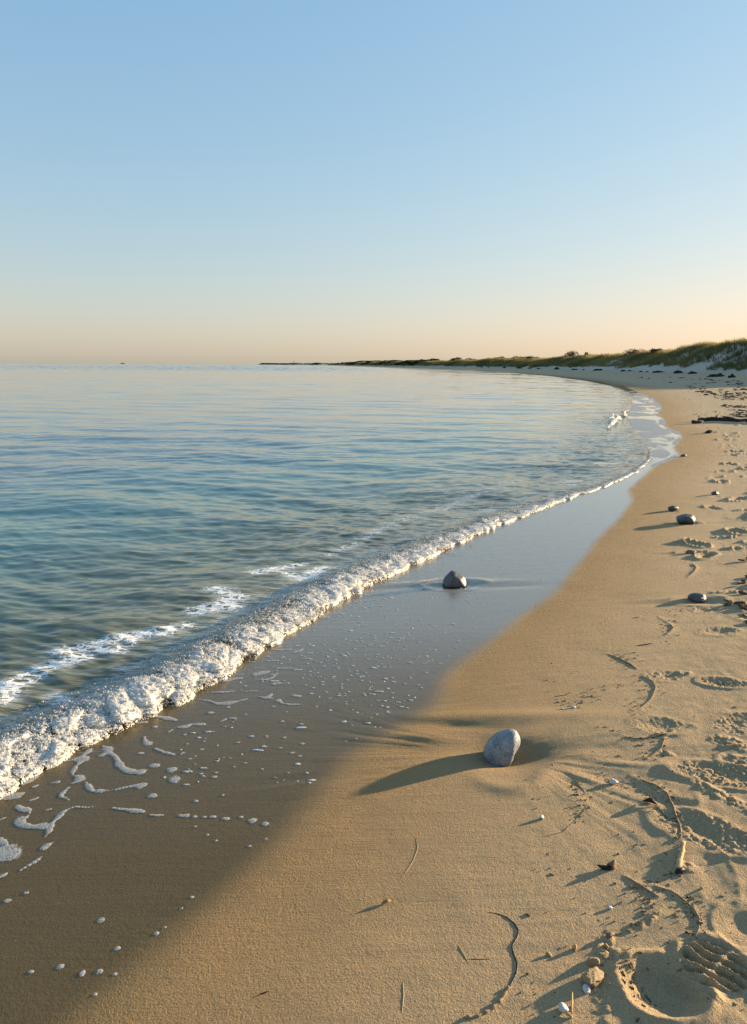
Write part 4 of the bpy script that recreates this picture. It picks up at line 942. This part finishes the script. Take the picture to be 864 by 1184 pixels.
strand('seaweed_strand', [(744.5, 782.5), (755, 788), (758.5, 796), (753, 808.5), (741, 819), (727, 824)], 0.0038, M_SANDY, 'crescent shaped sandy strand above the big rock', 'seaweed', jitter=.35, seed=7)
strand('seaweed_strand', [(703, 756), (717, 762), (727, 767), (737, 774)], 0.0042, M_WEEDB, 'thin diagonal brown strand on smooth sand', 'seaweed', jitter=.3, seed=8)
strand('seaweed_strand', [(661, 897), (672, 909), (678, 918)], 0.0030, M_SANDY, 'short curved strand just below the big rock', 'seaweed', jitter=.3, seed=9)
strand('seaweed_strand', [(679, 930), (674, 940), (664, 950), (652, 962), (628, 968)], 0.0022, M_SANDY, 'thin pale strand curving under the rills of the big rock', 'seaweed', jitter=.3, seed=10)
strand('dry_stalk', [(480, 966), (483.5, 980), (478, 995), (463, 1019)], 0.0012, M_STRAW, 'pale bent dry stalk alone on smooth sand', 'stalk', seed=11)
strand('seaweed_strand', [(801, 652), (805, 656), (803, 661.5), (797, 666)], 0.0050, M_WEEDB, 'small dark arc of weed beyond the flat oval stone', 'seaweed', seed=12)
strand('seaweed_strand', [(775, 722), (778.5, 727), (775, 731), (769, 734)], 0.0050, M_WEEDB, 'small dark arc of weed nearer than the flat oval stone', 'seaweed', seed=13)
strand('twig', [(731, 715), (738, 713.5), (742, 713)], 0.0050, M_WEED, 'short dark twig beside the small arc of weed', 'twig', seed=14)
strand('twig', [(737, 746.5), (750, 745), (757, 743.5)], 0.0045, M_WEED, 'dark straight twig above the diagonal brown strand', 'twig', seed=15)
strand('twig', [(297, 1153), (306, 1149), (312, 1147)], 0.0022, M_WEED, 'short black twig fragment near the edge of the wet sand', 'twig', seed=16, lift=1)
strand('dry_stalk', [(466, 1135), (467, 1150), (465, 1172)], 0.0015, M_STRAW, 'pale upright straw half buried in smooth sand', 'stalk', seed=17)
strand('dry_stalk', [(530, 1093), (537, 1105), (541, 1112)], 0.0016, M_STRAW, 'tiny pale straw inside the curve of the black strand', 'stalk', seed=18)
strand('twig', [(541, 1109), (555, 1109.5), (567, 1109.5)], 0.0014, M_WEEDB, 'thin dark twig inside the curve of the black strand', 'twig', seed=19)
strand('twig', [(640, 806), (648, 804.5), (654, 804)], 0.0030, M_WEEDB, 'small twig on damp sand above the white shell chips', 'twig', seed=20)
# yellow leaf scrap
def leaf(name, px_, py_, L, mat, label, cat, rot, curl=0.35):
    x_, y_ = g2(px_, py_); bm = bmesh.new(); rows = []
    for i in range(9):
        t_ = i / 8; w = L * 0.24 * math.sin(math.pi * (0.08 + 0.88 * t_)) ; zc = L * curl * math.sin(math.pi * t_) + 0.002
        rows.append([bm.verts.new((L * (t_ - .5), w * q, zc * (1 - 0.6 * abs(q)) + 0.0006 * ((i * 7) % 3))) for q in (-1, -.5, 0, .5, 1)])
    for a_, b_ in zip(rows[:-1], rows[1:]):
        for j in range(4): bm.faces.new((a_[j], a_[j + 1], b_[j + 1], b_[j]))
    bmesh.ops.solidify(bm, geom=bm.faces[:], thickness=0.0015)
    me = bpy.data.meshes.new(name); bm.to_mesh(me); bm.free(); me.polygons.foreach_set('use_smooth', [True] * len(me.polygons))
    o = link(name, me, mat, loc=(x_, y_, zg(x_, y_) + 0.001)); o.rotation_euler = (0, 0, rot); return tag(o, label, cat)
leaf('leaf', 447, 1044, 0.034, M_STRAW, 'curled yellowish dry leaf alone on smooth sand', 'leaf', 0.4)
leaf('leaf', 752, 929, 0.05, M_WEEDB, 'curled brown leaf scrap beside the sandy strand', 'leaf', -0.5)
# forked twig by the white pebble
rt = bpy.data.objects.new('forked_twig', None); COL.objects.link(rt); bx_, by_ = g2(660, 1176); rt.location = (bx_, by_, zg(bx_, by_))
def arm(nm, a_, b_, r_, mat):
    return link(nm, tube_mesh(nm, [Vector(a_), (Vector(a_) + Vector(b_)) / 2 + Vector((0.001, 0.001, 0.002)), Vector(b_)], [r_, r_ * .9, r_ * .5], 6, .2), mat, rt)
arm('stem', (0.002, -0.004, 0.003), (-0.020, 0.018, 0.004), 0.0035, M_WOOD); arm('branch', (0.0, -0.003, 0.003), (0.020, 0.062, 0.012), 0.0024, M_STRAW)
tag(rt, 'little forked twig beside the oval white pebble', 'twig')
# driftwood stick
pts = [Vector((*g2(784.5, 1007), 0)), Vector((*g2(786, 998), 0)), Vector((*g2(788, 988), 0)), Vector((*g2(790.5, 977), 0))]
pts = [p.lerp(q, t_) for p, q in zip(pts[:-1], pts[1:]) for t_ in (0, .25, .5, .75)] + [pts[-1]]
nP = len(pts); pz = zg(pts[0].x, pts[0].y)
pts = [Vector((p.x, p.y, pz + 0.005 + 0.007 * i / nP)) for i, p in enumerate(pts)]; b0 = pts[0].copy()
rt = bpy.data.objects.new('driftwood_stick', None); COL.objects.link(rt); rt.location = b0
link('shaft', tube_mesh('shaft', [p - b0 for p in pts], [0.0095 - 0.0035 * (i / nP) + 0.0012 * math.sin(i * 2.3) for i in range(nP)], 9, .28, 5), M_WOOD, rt)
e_ = link('charred_end', tube_mesh('charred_end', [Vector((-0.014, -0.010, -0.004)), Vector((-0.002, -0.006, -0.002)), Vector((0.012, 0.002, -0.002)), Vector((0.022, 0.004, -0.005))], [0.004, 0.010, 0.009, 0.004], 8, .3, 6), M_WEED, rt)
e_['label'] = 'dark ragged lower end'
tag(rt, 'short bleached driftwood stick standing out at the end of a strand', 'driftwood')
# seed pod with dark tail
x_, y_ = g2(706, 1004); rt = bpy.data.objects.new('seaweed_pod', None); COL.objects.link(rt); rt.location = (x_, y_, zg(x_, y_))
o = link('pod', stone_mesh('pod', (0.018, 0.013, 0.012), 77, None, 5, .12, 4), M_BROWN, rt, (0.008, 0.006, 0.010)); o.rotation_euler = (0, -.3, .5)
link('tail', tube_mesh('tail', [Vector((0.004, 0.0, 0.006)), Vector((-0.012, -0.004, 0.005)), Vector((-0.028, -0.003, 0.006)), Vector((-0.042, 0.004, 0.009))], [0.008, 0.0075, 0.006, 0.002], 8, .15, 7), M_WEED, rt)
tag(rt, 'brown seaweed pod with a dark tail on smooth sand', 'seaweed')

# dark driftwood log further up
def log(name, pix, r_, mat, label, forks=()):
    P = [Vector((*g2(*p), 0)) for p in pix]
    pts = [];
    for a_, b_ in zip(P[:-1], P[1:]): pts += [a_.lerp(b_, t_ / 4) for t_ in range(4)]
    pts.append(P[-1]); rr_ = random.Random(int(pix[0][0]))
    pts = [Vector((p.x, p.y, zg(p.x, p.y) + r_ * 0.7 + rr_.uniform(0, .3) * r_)) for p in pts]; b0 = pts[0].copy()
    root = bpy.data.objects.new(name, None); COL.objects.link(root); root.location = b0
    link('trunk', tube_mesh('trunk', [p - b0 for p in pts], [r_ * (0.7 + 0.5 * rr_.random()) for _ in pts], 10, .18, 3), mat, root)
    for t_, dv in forks:
        a_ = pts[int(t_ * (len(pts) - 1))] - b0
        link('branch', tube_mesh('branch', [a_, a_ + Vector(dv) * .5 + Vector((0, 0, .02)), a_ + Vector(dv)], [r_ * .55, r_ * .4, r_ * .15], 7, .2, 9), mat, root)
    return tag(root, label, 'driftwood')
log('driftwood_log', [(808, 487.4), (822, 486.3), (838, 486.6), (856, 487.8), (880, 488.4), (905, 488.6)], 0.055, M_LOG, 'long dark driftwood log lying across the beach', [(.25, (0.25, 0.25, 0.16)), (.55, (-0.3, 0.3, 0.10))])
log('driftwood_log', [(800.5, 489.8), (806, 489.6), (812, 489.0)], 0.05, M_LOG, 'short dark driftwood lump at the end of the long log')
place_stone('driftwood_lump', 820, 501, 8, 0.45, M_LOG, 'low dark lump of driftwood nearer than the long log', 'driftwood', 58, 0.7, 0.15, 4, None, .2)

# ------------------------------------------------------------------ dark scraps, mostly standing in for footprint shadows in the trampled sand
def scrap_mesh(seed):
    rr_ = random.Random(seed); bm = bmesh.new()
    for _ in range(rr_.randint(1, 2)):
        ang_ = rr_.uniform(0, 6.28); L = rr_.uniform(.05, .11); x0, y0 = 0, 0; rings = []
        for i in range(6):
            x0 += math.cos(ang_) * L / 6; y0 += math.sin(ang_) * L / 6; ang_ += rr_.uniform(-.6, .6)
            w = .012 * math.sin(math.pi * (i + .7) / 6.4) + .003
            rings.append([bm.verts.new((x0 + w * math.cos(q), y0 + w * math.sin(q) * .7, max(0, .006 + w * .8 * math.sin(q + 1)))) for q in (0, 1.26, 2.51, 3.77, 5.03)])
        for a_, b_ in zip(rings[:-1], rings[1:]):
            for j in range(5): bm.faces.new((a_[j], a_[(j + 1) % 5], b_[(j + 1) % 5], b_[j]))
        bm.faces.new(rings[0][::-1]); bm.faces.new(rings[-1])
    me = bpy.data.meshes.new('shadow_scrap'); bm.to_mesh(me); bm.free(); me.materials.append(M_WEEDB); return me
scr = [scrap_mesh(900 + i) for i in range(8)]; proto = None; cnt = 0
while cnt < 230:
    px_ = random.uniform(690, 864); py_ = random.choice([random.uniform(436, 485), random.uniform(440, 485), random.uniform(485, 720)])
    x_, y_ = g2(px_, py_); dd_ = float(d_in(x_, y_))
    if dd_ < 0.9 + 0.05 * y_ or dd_ > 15: continue
    if vn(x_ * 0.6, y_ * 0.35, 600) < -0.15: continue
    if proto is None: o = proto = link('shadow_scrap', scr[0])
    else:
        o = proto.copy(); o.data = scr[cnt % 8]; COL.objects.link(o)
    sc_ = random.uniform(.5, 1.1) * (1 + 0.055 * y_)
    o.location = (x_, y_, zg(x_, y_) + .002); o.scale = (sc_,) * 3; o.rotation_euler = (0, 0, random.uniform(0, 6.28))
    tag(o, 'small dark scrap standing in mostly for footprint shadow on the trampled sand', 'seaweed', 'dark scraps standing in for shadows over the trampled sand'); cnt += 1

# fine plant litter and sand crumbs gathered along the drift lines
LV, LF = [], []; lr = np.random.default_rng(44)
LINES = [[(690, 1140), (700, 1100), (735, 1070), (752, 1050), (745, 1035)], [(745, 1035), (735, 1025), (760, 1030), (770, 1012), (785, 1010)], [(726, 824), (745, 815), (757, 796), (740, 780)], [(703, 756), (720, 762), (738, 775)],
         [(722, 852), (755, 854), (768, 851), (764, 868), (746, 878)], [(745, 903), (772, 919), (782, 945), (788, 970)], [(660, 897), (678, 920), (668, 945)], [(800, 1090), (812, 1060), (790, 1040)], [(790, 690), (775, 722), (768, 738)], [(640, 806), (665, 815), (680, 800), (720, 790)],
         [(755, 1160), (730, 1130), (722, 1100)], [(690, 900), (730, 910), (765, 935)]]
for _ in range(1100):
    ln = LINES[lr.integers(len(LINES))]; i = lr.integers(len(ln) - 1); t_ = lr.random()
    px_ = ln[i][0] * (1 - t_) + ln[i + 1][0] * t_ + lr.normal(0, 7); py_ = ln[i][1] * (1 - t_) + ln[i + 1][1] * t_ + lr.normal(0, 5)
    if lr.random() < .18: px_, py_ = lr.uniform(600, 860), lr.uniform(760, 1180)
    x_, y_ = g2(px_, py_); z0 = zg(x_, y_); r_ = min(abs(lr.normal(0, .0011)) + .0007, .003); lng = min(r_ * (lr.uniform(2, 6) if lr.random() < .4 else lr.uniform(.8, 1.6)), .009); a_ = lr.uniform(0, 6.28)
    b0 = len(LV) * 8; cx_, sx2 = math.cos(a_), math.sin(a_)
    bx = [(-lng, -r_, -.3 * r_), (lng, -r_ * lr.uniform(.3, 1), -.3 * r_), (lng * lr.uniform(.6, 1), r_, -.3 * r_), (-lng * lr.uniform(.6, 1), r_ * .8, -.3 * r_), (-lng * .7, -r_ * .6, r_ * 1.3), (lng * .7, -r_ * .5, r_ * lr.uniform(.8, 1.6)), (lng * .6, r_ * .6, r_ * 1.1), (-lng * .6, r_ * .5, r_ * lr.uniform(.8, 1.6))]
    LV.append(np.array([(x_ + p * cx_ - q * sx2, y_ + p * sx2 + q * cx_, z0 + w_) for p, q, w_ in bx]))
    LF += [[b0 + i_ for i_ in f_] for f_ in ((0, 1, 5, 4), (1, 2, 6, 5), (2, 3, 7, 6), (3, 0, 4, 7), (4, 5, 6, 7))]
M_LIT = fibre_material('litter', (0.045, 0.028, 0.014), (0.30, 0.21, 0.11), 0.9, 28)
lt = link('plant_litter', raw_mesh(bpy.data.meshes.new('plant_litter'), np.concatenate(LV), np.array(LF), None, False), M_LIT)
tag(lt, 'fine brown plant litter and crumbs along the drift lines', 'litter', kind='stuff')

# ------------------------------------------------------------------ dark heaps of wrack along the foot of the dunes
def heap_mesh(seed, w, h):
    rr_ = random.Random(seed); bm = bmesh.new()
    bmesh.ops.create_icosphere(bm, subdivisions=4, radius=1)
    off = Vector((seed * 3.1, seed * 1.7, 0))
    for v in bm.verts:
        c_ = v.co.copy(); r_ = 1 + .45 * mnoise.noise(c_ * 1.7 + off) + .3 * mnoise.noise(c_ * 4 + off) + .15 * mnoise.noise(c_ * 9 + off)
        v.co = Vector((c_.x * w * r_, c_.y * w * .6 * r_, max(-.1, c_.z) * h * r_ * (1 + .5 * mnoise.noise(Vector((c_.x * 3, c_.y, seed))))))
    me = bpy.data.meshes.new('seaweed_heap'); bm.to_mesh(me); bm.free(); return me
M_HEAP = fibre_material('dark wrack', (0.022, 0.020, 0.017), (0.060, 0.050, 0.038), 0.9, 3)
def toe_point(px_, back=0.0):
    """where the view column meets the foot of the dunes"""
    a_ = (px_ - 432) / F_PX
    lo = 30.0
    for yv in np.exp(np.linspace(math.log(40), math.log(900), 900)):
        xv = a_ * yv * 1.0
        if d_in(xv, yv) > 13.0 + back: return xv, yv
    return a_ * 300, 300.0
HE = [(755, 427, 14, 3), (777.5, 426, 12, 4), (793.5, 426.5, 11, 3.5), (821, 429, 21, 4.5), (839, 428, 9, 5), (825, 424, 6, 2), (715, 426, 6, 2.5), (722, 424.5, 5, 2), (580, 424.4, 4, 2.5), (597, 425.3, 7, 2.2), (608.5, 424.7, 5, 2),
      (618.7, 425.3, 4, 2), (639, 425, 6, 3.5), (660, 425.2, 9, 2), (669.6, 426, 3, 1.6), (686, 425, 12, 3), (554, 427.2, 1.8, 2.5), (562, 426, 2, 1.6), (735, 426, 5, 2), (742, 426, 5, 1.6)]
HL = ['dark wrack heap at the dune foot with a low flat top', 'dark lumpy wrack heap between two others at the dune foot', 'dark wrack heap with a trailing end, beside the pale scarp', 'longest black wrack heap in front of the tall dune',
      'short tall black wrack heap right of the longest one', 'small grey heap on the pale scarp behind the longest heap', 'small dark heap lying by itself under the middle dunes', 'small dark heap on the scarp under the middle dunes']
for i, (px_, py_, w, h) in enumerate(HE):
    x_, y_ = g2(px_, py_)
    x_, y_ = toe_point(px_, -2.0 if py_ > 427.5 else 0.6 if py_ < 424.6 and w < 7 else 0.0)
    sc_ = y_ / F_PX
    o = link('seaweed_heap', heap_mesh(i + 1, w * sc_ / 2.3, h * sc_ * .65), M_HEAP, loc=(x_, y_, zg(x_, y_)))
    o.rotation_euler = (0, 0, .1)
    if i < len(HL): tag(o, HL[i], 'seaweed heap', 'dark heaps along the dune foot')
    else: tag(o, 'small dark wrack heap among others along the distant dune foot', 'seaweed heap', 'dark heaps along the dune foot')

# ------------------------------------------------------------------ dune grass
def grass_material():
    s = NT('dune grass'); hgt = s.attr('up'); rnd_ = s.attr('tint')
    c = s.ramp(rnd_, [(0.0, (0.075, 0.088, 0.024)), (0.35, (0.13, 0.132, 0.040)), (0.65, (0.26, 0.215, 0.075)), (1.0, (0.42, 0.32, 0.14))])
    s.set('Base Color', s.mix(s.math('MULTIPLY', hgt, 0.30), c, (0.30, 0.24, 0.11)))
    s.set('Roughness', 0.65)
    tr_ = s.n('ShaderNodeBsdfTranslucent'); mx = s.n('ShaderNodeMixShader'); mx.inputs[0].default_value = 0.48
    s.l(s.mix(0.5, c, (0.22, 0.19, 0.06)), tr_.inputs[0]); s.l(s.b.outputs[0], mx.inputs[1]); s.l(tr_.outputs[0], mx.inputs[2]); s.l(mx.outputs[0], s.out.inputs[0])
    return s.m
def build_grass():
    g = np.random.default_rng(3)
    # candidate tufts over the dune belt; weight to what is seen
    N = 60000
    yv = np.exp(g.uniform(math.log(62), math.log(1500), N)); q = g.uniform(-0.5, 22, N) ** 1.0
    toe = 16 + q
    slp = np.sqrt(1 + np.interp(yv, LG, sl_s) ** 2)
    xv = np.interp(yv, LG, swx_s) + (toe) * slp
    ok = (np.abs(xv) < 0.62 * yv)
    xv, yv = xv[ok], yv[ok]
    i = np.clip(np.searchsorted(YR, yv), 0, len(YR) - 1); j = np.clip(np.round((xv / HWID[i] + 1) / 2 * (NC - 1)).astype(int), 0, NC - 1)
    qd = QD[i, j]; zv = Z[i, j]
    cover = fbm(xv / 5, yv / 5, 700, 3)
    keep = (qd > 1.0 + 2.4 * cover + 1.2 * vn(xv / 2, yv / 2, 702)) & (qd < 22)
    xv, yv, zv, qd = xv[keep], yv[keep], zv[keep], qd[keep]
    n = len(xv); nb = 9
    gold = np.clip(0.32 + 0.6 * fbm(xv / 9, yv / 9, 705, 2) + 0.35 * sst(qd, 5, 10), 0, 1)
    X0 = np.repeat(xv, nb); Y0 = np.repeat(yv, nb); Z0 = np.repeat(zv, nb); G0 = np.repeat(gold, nb)
    m_ = len(X0); sc_ = np.clip(Y0 / 110, .6, 5)
    X0 = X0 + g.normal(0, .16, m_) * sc_; Y0 = Y0 + g.normal(0, .16, m_) * sc_
    h = g.uniform(.3, 0.8, m_) * (0.9 + 0.35 * vn(X0 / 3, Y0 / 3, 707)) * np.clip(0.8 + .25 * sc_, 0, 1.35)
    w = 0.016 * np.clip(Y0 / 80, .8, 8); a_ = g.uniform(0, math.pi, m_)
    lx = g.normal(-.16, .28, m_) * h; ly = g.normal(-.05, .22, m_) * h
    cw, sw = np.cos(a_) * w, np.sin(a_) * w
    p0 = np.stack([X0 - cw, Y0 - sw, Z0 - .06], -1); p1 = np.stack([X0 + cw, Y0 + sw, Z0 - .06], -1)
    p2 = np.stack([X0 + cw * .7 + lx * .35, Y0 + sw * .7 + ly * .35, Z0 + h * .62], -1); p3 = np.stack([X0 - cw * .7 + lx * .35, Y0 - sw * .7 + ly * .35, Z0 + h * .62], -1)
    p4 = np.stack([X0 + lx + .08 * cw, Y0 + ly, Z0 + h], -1); p5 = np.stack([X0 + lx - .08 * cw, Y0 + ly, Z0 + h], -1)
    V = np.stack([p0, p1, p2, p3, p4, p5], 1).reshape(-1, 3)
    b_ = (np.arange(m_) * 6)[:, None]
    Fq = np.concatenate([b_ + np.array([[0, 1, 2, 3]]), b_ + np.array([[3, 2, 4, 5]])])
    up_ = np.tile(np.array([0, 0, .6, .6, 1, 1]), m_); tint = np.repeat(np.clip(G0 + g.normal(0, .15, m_), 0, 1), 6)
    return raw_mesh(bpy.data.meshes.new('dune_grass'), V, Fq, dict(up=up_, tint=tint))
dg = link('dune_grass', build_grass(), grass_material())
tag(dg, 'tall green and straw coloured grass covering the dunes', 'dune grass', kind='stuff')

# ------------------------------------------------------------------ bushes on the dune crest, wood on the far headland
def leafy(pts, size, g):
    """leaf clumps: small crossed faces"""
    n = len(pts); a_ = g.normal(size=(n, 3)); a_ /= np.linalg.norm(a_, axis=1)[:, None]
    t_ = g.normal(size=(n, 3)); b_ = np.cross(a_, t_); b_ /= np.linalg.norm(b_, axis=1)[:, None]
    s_ = (size * g.uniform(.6, 1.3, n))[:, None]
    V = np.stack([pts - a_ * s_, pts - b_ * s_ * .6, pts + a_ * s_, pts + b_ * s_ * .6], 1).reshape(-1, 3)
    return V, np.arange(n * 4).reshape(-1, 4)
M_BUSH = fibre_material('bush leaves', (0.010, 0.014, 0.006), (0.022, 0.026, 0.010), 0.85, 1.2)
M_BARK = fibre_material('bush bark', (0.05, 0.04, 0.03), (0.10, 0.08, 0.06), 0.9, 6)
def crest_point(px_):
    """the highest dune ground seen in this view column"""
    a_ = (px_ - 432) / F_PX; best = (-9, 0, 0)
    for yv in np.exp(np.linspace(math.log(60), math.log(1500), 900)):
        xv = a_ * yv; q = d_in(xv, yv) - 16
        if 4 < q < 26:
            el = (zg(xv, yv) - CAM_H) / yv
            if el > best[0]: best = (el, xv, yv)
    return best[1], best[2]
BU = [(655, 22, 6.5, 'rounded dark bush standing up from the dune crest'), (727, 26, 5.5, 'wide dark bush on the golden dune crest, nearer of two'), (752, 20, 4.5, 'low dark bush on the golden dune crest, beside the wide one'),
      (598, 18, 3.4, 'low dark bush strip on the middle dune crest'), (612, 16, 3.2, 'low dark bush beyond the rounded bush, joined to a strip'), (576, 16, 3.0, 'small low dark bush on the dune crest towards the headland'),
      (523, 16, 3.4, 'dark bush clump on the distant dune near the headland'), (500, 12, 3.2, 'dark bush at the far end of the dune line'), (541, 14, 2.6, 'low bush between the headland clump and the middle dunes'), (672, 4, 4.5, 'tiny thin bush sticking up beside the rounded bush')]
for i, (px_, w, h, lab) in enumerate(BU):
    x_, y_ = crest_point(px_); sc_ = y_ / F_PX; g = np.random.default_rng(50 + i)
    R = w * sc_ / 2; Hh = h * sc_ * 1.2; z0 = zg(x_, y_)
    root = bpy.data.objects.new('bush', None); COL.objects.link(root); root.location = (x_, y_, z0)
    lob = [(g.uniform(-.75, .75), g.uniform(-.5, .5), g.uniform(.25, .62), g.uniform(.28, .48)) for _ in range(9)]
    P = []
    for (lx_, ly_, lz_, lr_) in lob:
        v_ = g.normal(size=(150, 3)); v_ /= np.linalg.norm(v_, axis=1)[:, None]; v_ *= (g.uniform(.3, 1, 150) ** .5)[:, None] * lr_
        P.append(v_ * np.array([R * 1.1, R * .9, Hh * 1.3]) + np.array([lx_ * R, ly_ * R, lz_ * Hh * 1.15]))
    P = np.concatenate(P)
    V, Fq = leafy(P, max(.10, .45 * sc_), g)
    link('foliage', raw_mesh(bpy.data.meshes.new('foliage'), V, Fq, None, False), M_BUSH, root)
    link('stem', tube_mesh('stem', [Vector((0, 0, -.3)), Vector((.1, 0, Hh * .4)), Vector((.3, .1, Hh * .8))], [.14, .10, .04], 7, .1), M_BARK, root)
    tag(root, lab, 'bush', 'dark bushes on the dune crest')
g = np.random.default_rng(90); P = []
for i in range(2400):
    yv = math.exp(g.uniform(math.log(480), math.log(2450))); slp = math.sqrt(1 + float(np.interp(yv, LG, sl_s)) ** 2)
    xv = float(np.interp(yv, LG, swx_s)) + g.uniform(15, 55) * slp
    hn = 0.5 + 0.8 * float(vn(np.array([yv / 60]), np.array([xv / 60]), 801)[0])
    if hn < .1: continue
    hgt = hn * (1.2 + yv / 600) * (1 - .72 * float(sst(np.array([yv]), 800, 2200)[0])); r_ = hgt * g.uniform(.8, 1.6)
    v_ = g.normal(size=(36, 3)); v_ /= np.linalg.norm(v_, axis=1)[:, None]; v_ *= (g.uniform(.2, 1, 36) ** .5)[:, None]
    P.append(v_ * np.array([r_, r_, hgt * .55]) + np.array([xv, yv, zg(xv, yv) + hgt * .45]))
P = np.concatenate(P); V, Fq = leafy(P, np.clip(P[:, 1] / 1100, .5, 3), g)
tl = link('treeline', raw_mesh(bpy.data.meshes.new('treeline'), V, Fq, None, False), M_BUSH)
tag(tl, 'dark low wood along the distant headland', 'treeline', kind='stuff')

# ------------------------------------------------------------------ tiny things on the horizon
M_HULL = fibre_material('boat hull paint', (0.05, 0.055, 0.07), (0.08, 0.085, 0.10), .5, 1)
M_CABIN = fibre_material('boat cabin paint', (0.30, 0.29, 0.28), (0.36, 0.35, 0.33), .5, 1)
dirb = ray(142, 420.6); yb = 3300.0; xb = dirb[0] / dirb[1] * yb
root = bpy.data.objects.new('boat', None); COL.objects.link(root); root.location = (xb, yb, ZSEA)
bm = bmesh.new(); st = []
for t_ in np.linspace(-1, 1, 9):
    w = 2.4 * (1 - max(0, t_) ** 2 * .95) * (1 if t_ > -.95 else .85); up_ = 2.6 + .9 * max(0, t_) ** 2
    st.append([bm.verts.new((t_ * 9, q * w * kf, zz)) for q, kf, zz in ((-1, 1, up_), (-1, .8, .9), (0, .3, -.6), (1, .8, .9), (1, 1, up_))])
for a_, b_ in zip(st[:-1], st[1:]):
    for j in range(4): bm.faces.new((a_[j], b_[j], b_[j + 1], a_[j + 1]))
    bm.faces.new((a_[0], a_[4], b_[4], b_[0]))
bm.faces.new(st[0]); bm.faces.new(st[-1][::-1])
me = bpy.data.meshes.new('hull'); bm.to_mesh(me); bm.free(); link('hull', me, M_HULL, root)
bm = bmesh.new(); bmesh.ops.create_cube(bm, size=1, matrix=Matrix.Translation((-1.5, 0, 4.0)) @ Matrix.Diagonal((6, 3, 2.9, 1))); bmesh.ops.bevel(bm, geom=bm.edges[:], offset=.3, segments=2, affect='EDGES')
me = bpy.data.meshes.new('cabin'); bm.to_mesh(me); bm.free(); link('cabin', me, M_CABIN, root)
link('mast', tube_mesh('mast', [Vector((1.0, 0, 2.6)), Vector((1.0, 0, 5)), Vector((1.0, 0, 8.5))], [.25, .2, .12], 8), M_HULL, root)
tag(root, 'tiny dark boat on the horizon of the open sea', 'boat')
dirb = ray(340, 421); yb = 1750.0; xb = dirb[0] / dirb[1] * yb; z0 = zg(xb, yb)
root = bpy.data.objects.new('beacon_tower', None); COL.objects.link(root); root.location = (xb, yb, z0 - .5)
link('shaft', tube_mesh('shaft', [Vector((0, 0, 0)), Vector((0, 0.01, 4)), Vector((0, 0, 8.0))], [1.3, 1.05, .8], 14), M_HULL, root)
link('gallery', tube_mesh('gallery', [Vector((0, 0, 8.0)), Vector((0, .01, 8.3)), Vector((0, 0, 8.6))], [1.2, 1.5, 1.4], 14), M_HULL, root)
link('lantern', tube_mesh('lantern', [Vector((0, 0, 8.6)), Vector((0, .01, 9.8)), Vector((0, 0, 10.6))], [.7, .7, .1], 14), M_CABIN, root)
tag(root, 'tiny upright tower on the far low headland', 'tower')

# ------------------------------------------------------------------ light
SUN_EL, SUN_AZ = math.radians(8.2), math.radians(65)      # azimuth clockwise from +Y
w = bpy.data.worlds.new('World'); SC.world = w; w.use_nodes = True
nt = w.node_tree; bg = nt.nodes['Background']
sky = nt.nodes.new('ShaderNodeTexSky'); sky.sky_type = 'NISHITA'; sky.sun_disc = False
sky.sun_elevation = SUN_EL; sky.sun_rotation = SUN_AZ; sky.altitude = 0; sky.air_density = 1.5; sky.dust_density = 0.4; sky.ozone_density = 0.5
sepc = nt.nodes.new('ShaderNodeSeparateColor'); comb = nt.nodes.new('ShaderNodeCombineColor')
nt.links.new(sky.outputs[0], sepc.inputs[0])
EXPO, SKY_STR = 1.52, 0.135
for ch, pw, gn in ((0, 0.76, 1.12), (1, 0.527, 1.125), (2, 0.35, 1.25)):       # soft tone response of the evening sky
    pn = nt.nodes.new('ShaderNodeMath'); pn.operation = 'POWER'; pn.inputs[1].default_value = pw
    mn = nt.nodes.new('ShaderNodeMath'); mn.operation = 'MULTIPLY'; mn.inputs[1].default_value = gn * 0.1 ** pw / (SKY_STR * 2 ** EXPO)
    nt.links.new(sepc.outputs[ch], pn.inputs[0]); nt.links.new(pn.outputs[0], mn.inputs[0]); nt.links.new(mn.outputs[0], comb.inputs[ch])
nt.links.new(comb.outputs[0], bg.inputs[0]); bg.inputs[1].default_value = SKY_STR
sd = bpy.data.lights.new('sun', 'SUN'); sd.energy = 5.0; sd.angle = math.radians(0.9); sd.color = (1.0, 0.77, 0.48)
so = bpy.data.objects.new('sun', sd); COL.objects.link(so)
v = Vector((math.sin(SUN_AZ) * math.cos(SUN_EL), math.cos(SUN_AZ) * math.cos(SUN_EL), math.sin(SUN_EL)))
so.rotation_euler = v.to_track_quat('Z', 'Y').to_euler(); so.location = (40, 20, 30)
SC.view_settings.view_transform = 'Standard'; SC.view_settings.look = 'None'; SC.view_settings.gamma = 1; SC.view_settings.use_curve_mapping = False
SC.view_settings.exposure = EXPO
SC.cycles.max_bounces = 6; SC.cycles.transparent_max_bounces = 12
SC.cycles.use_denoising = True
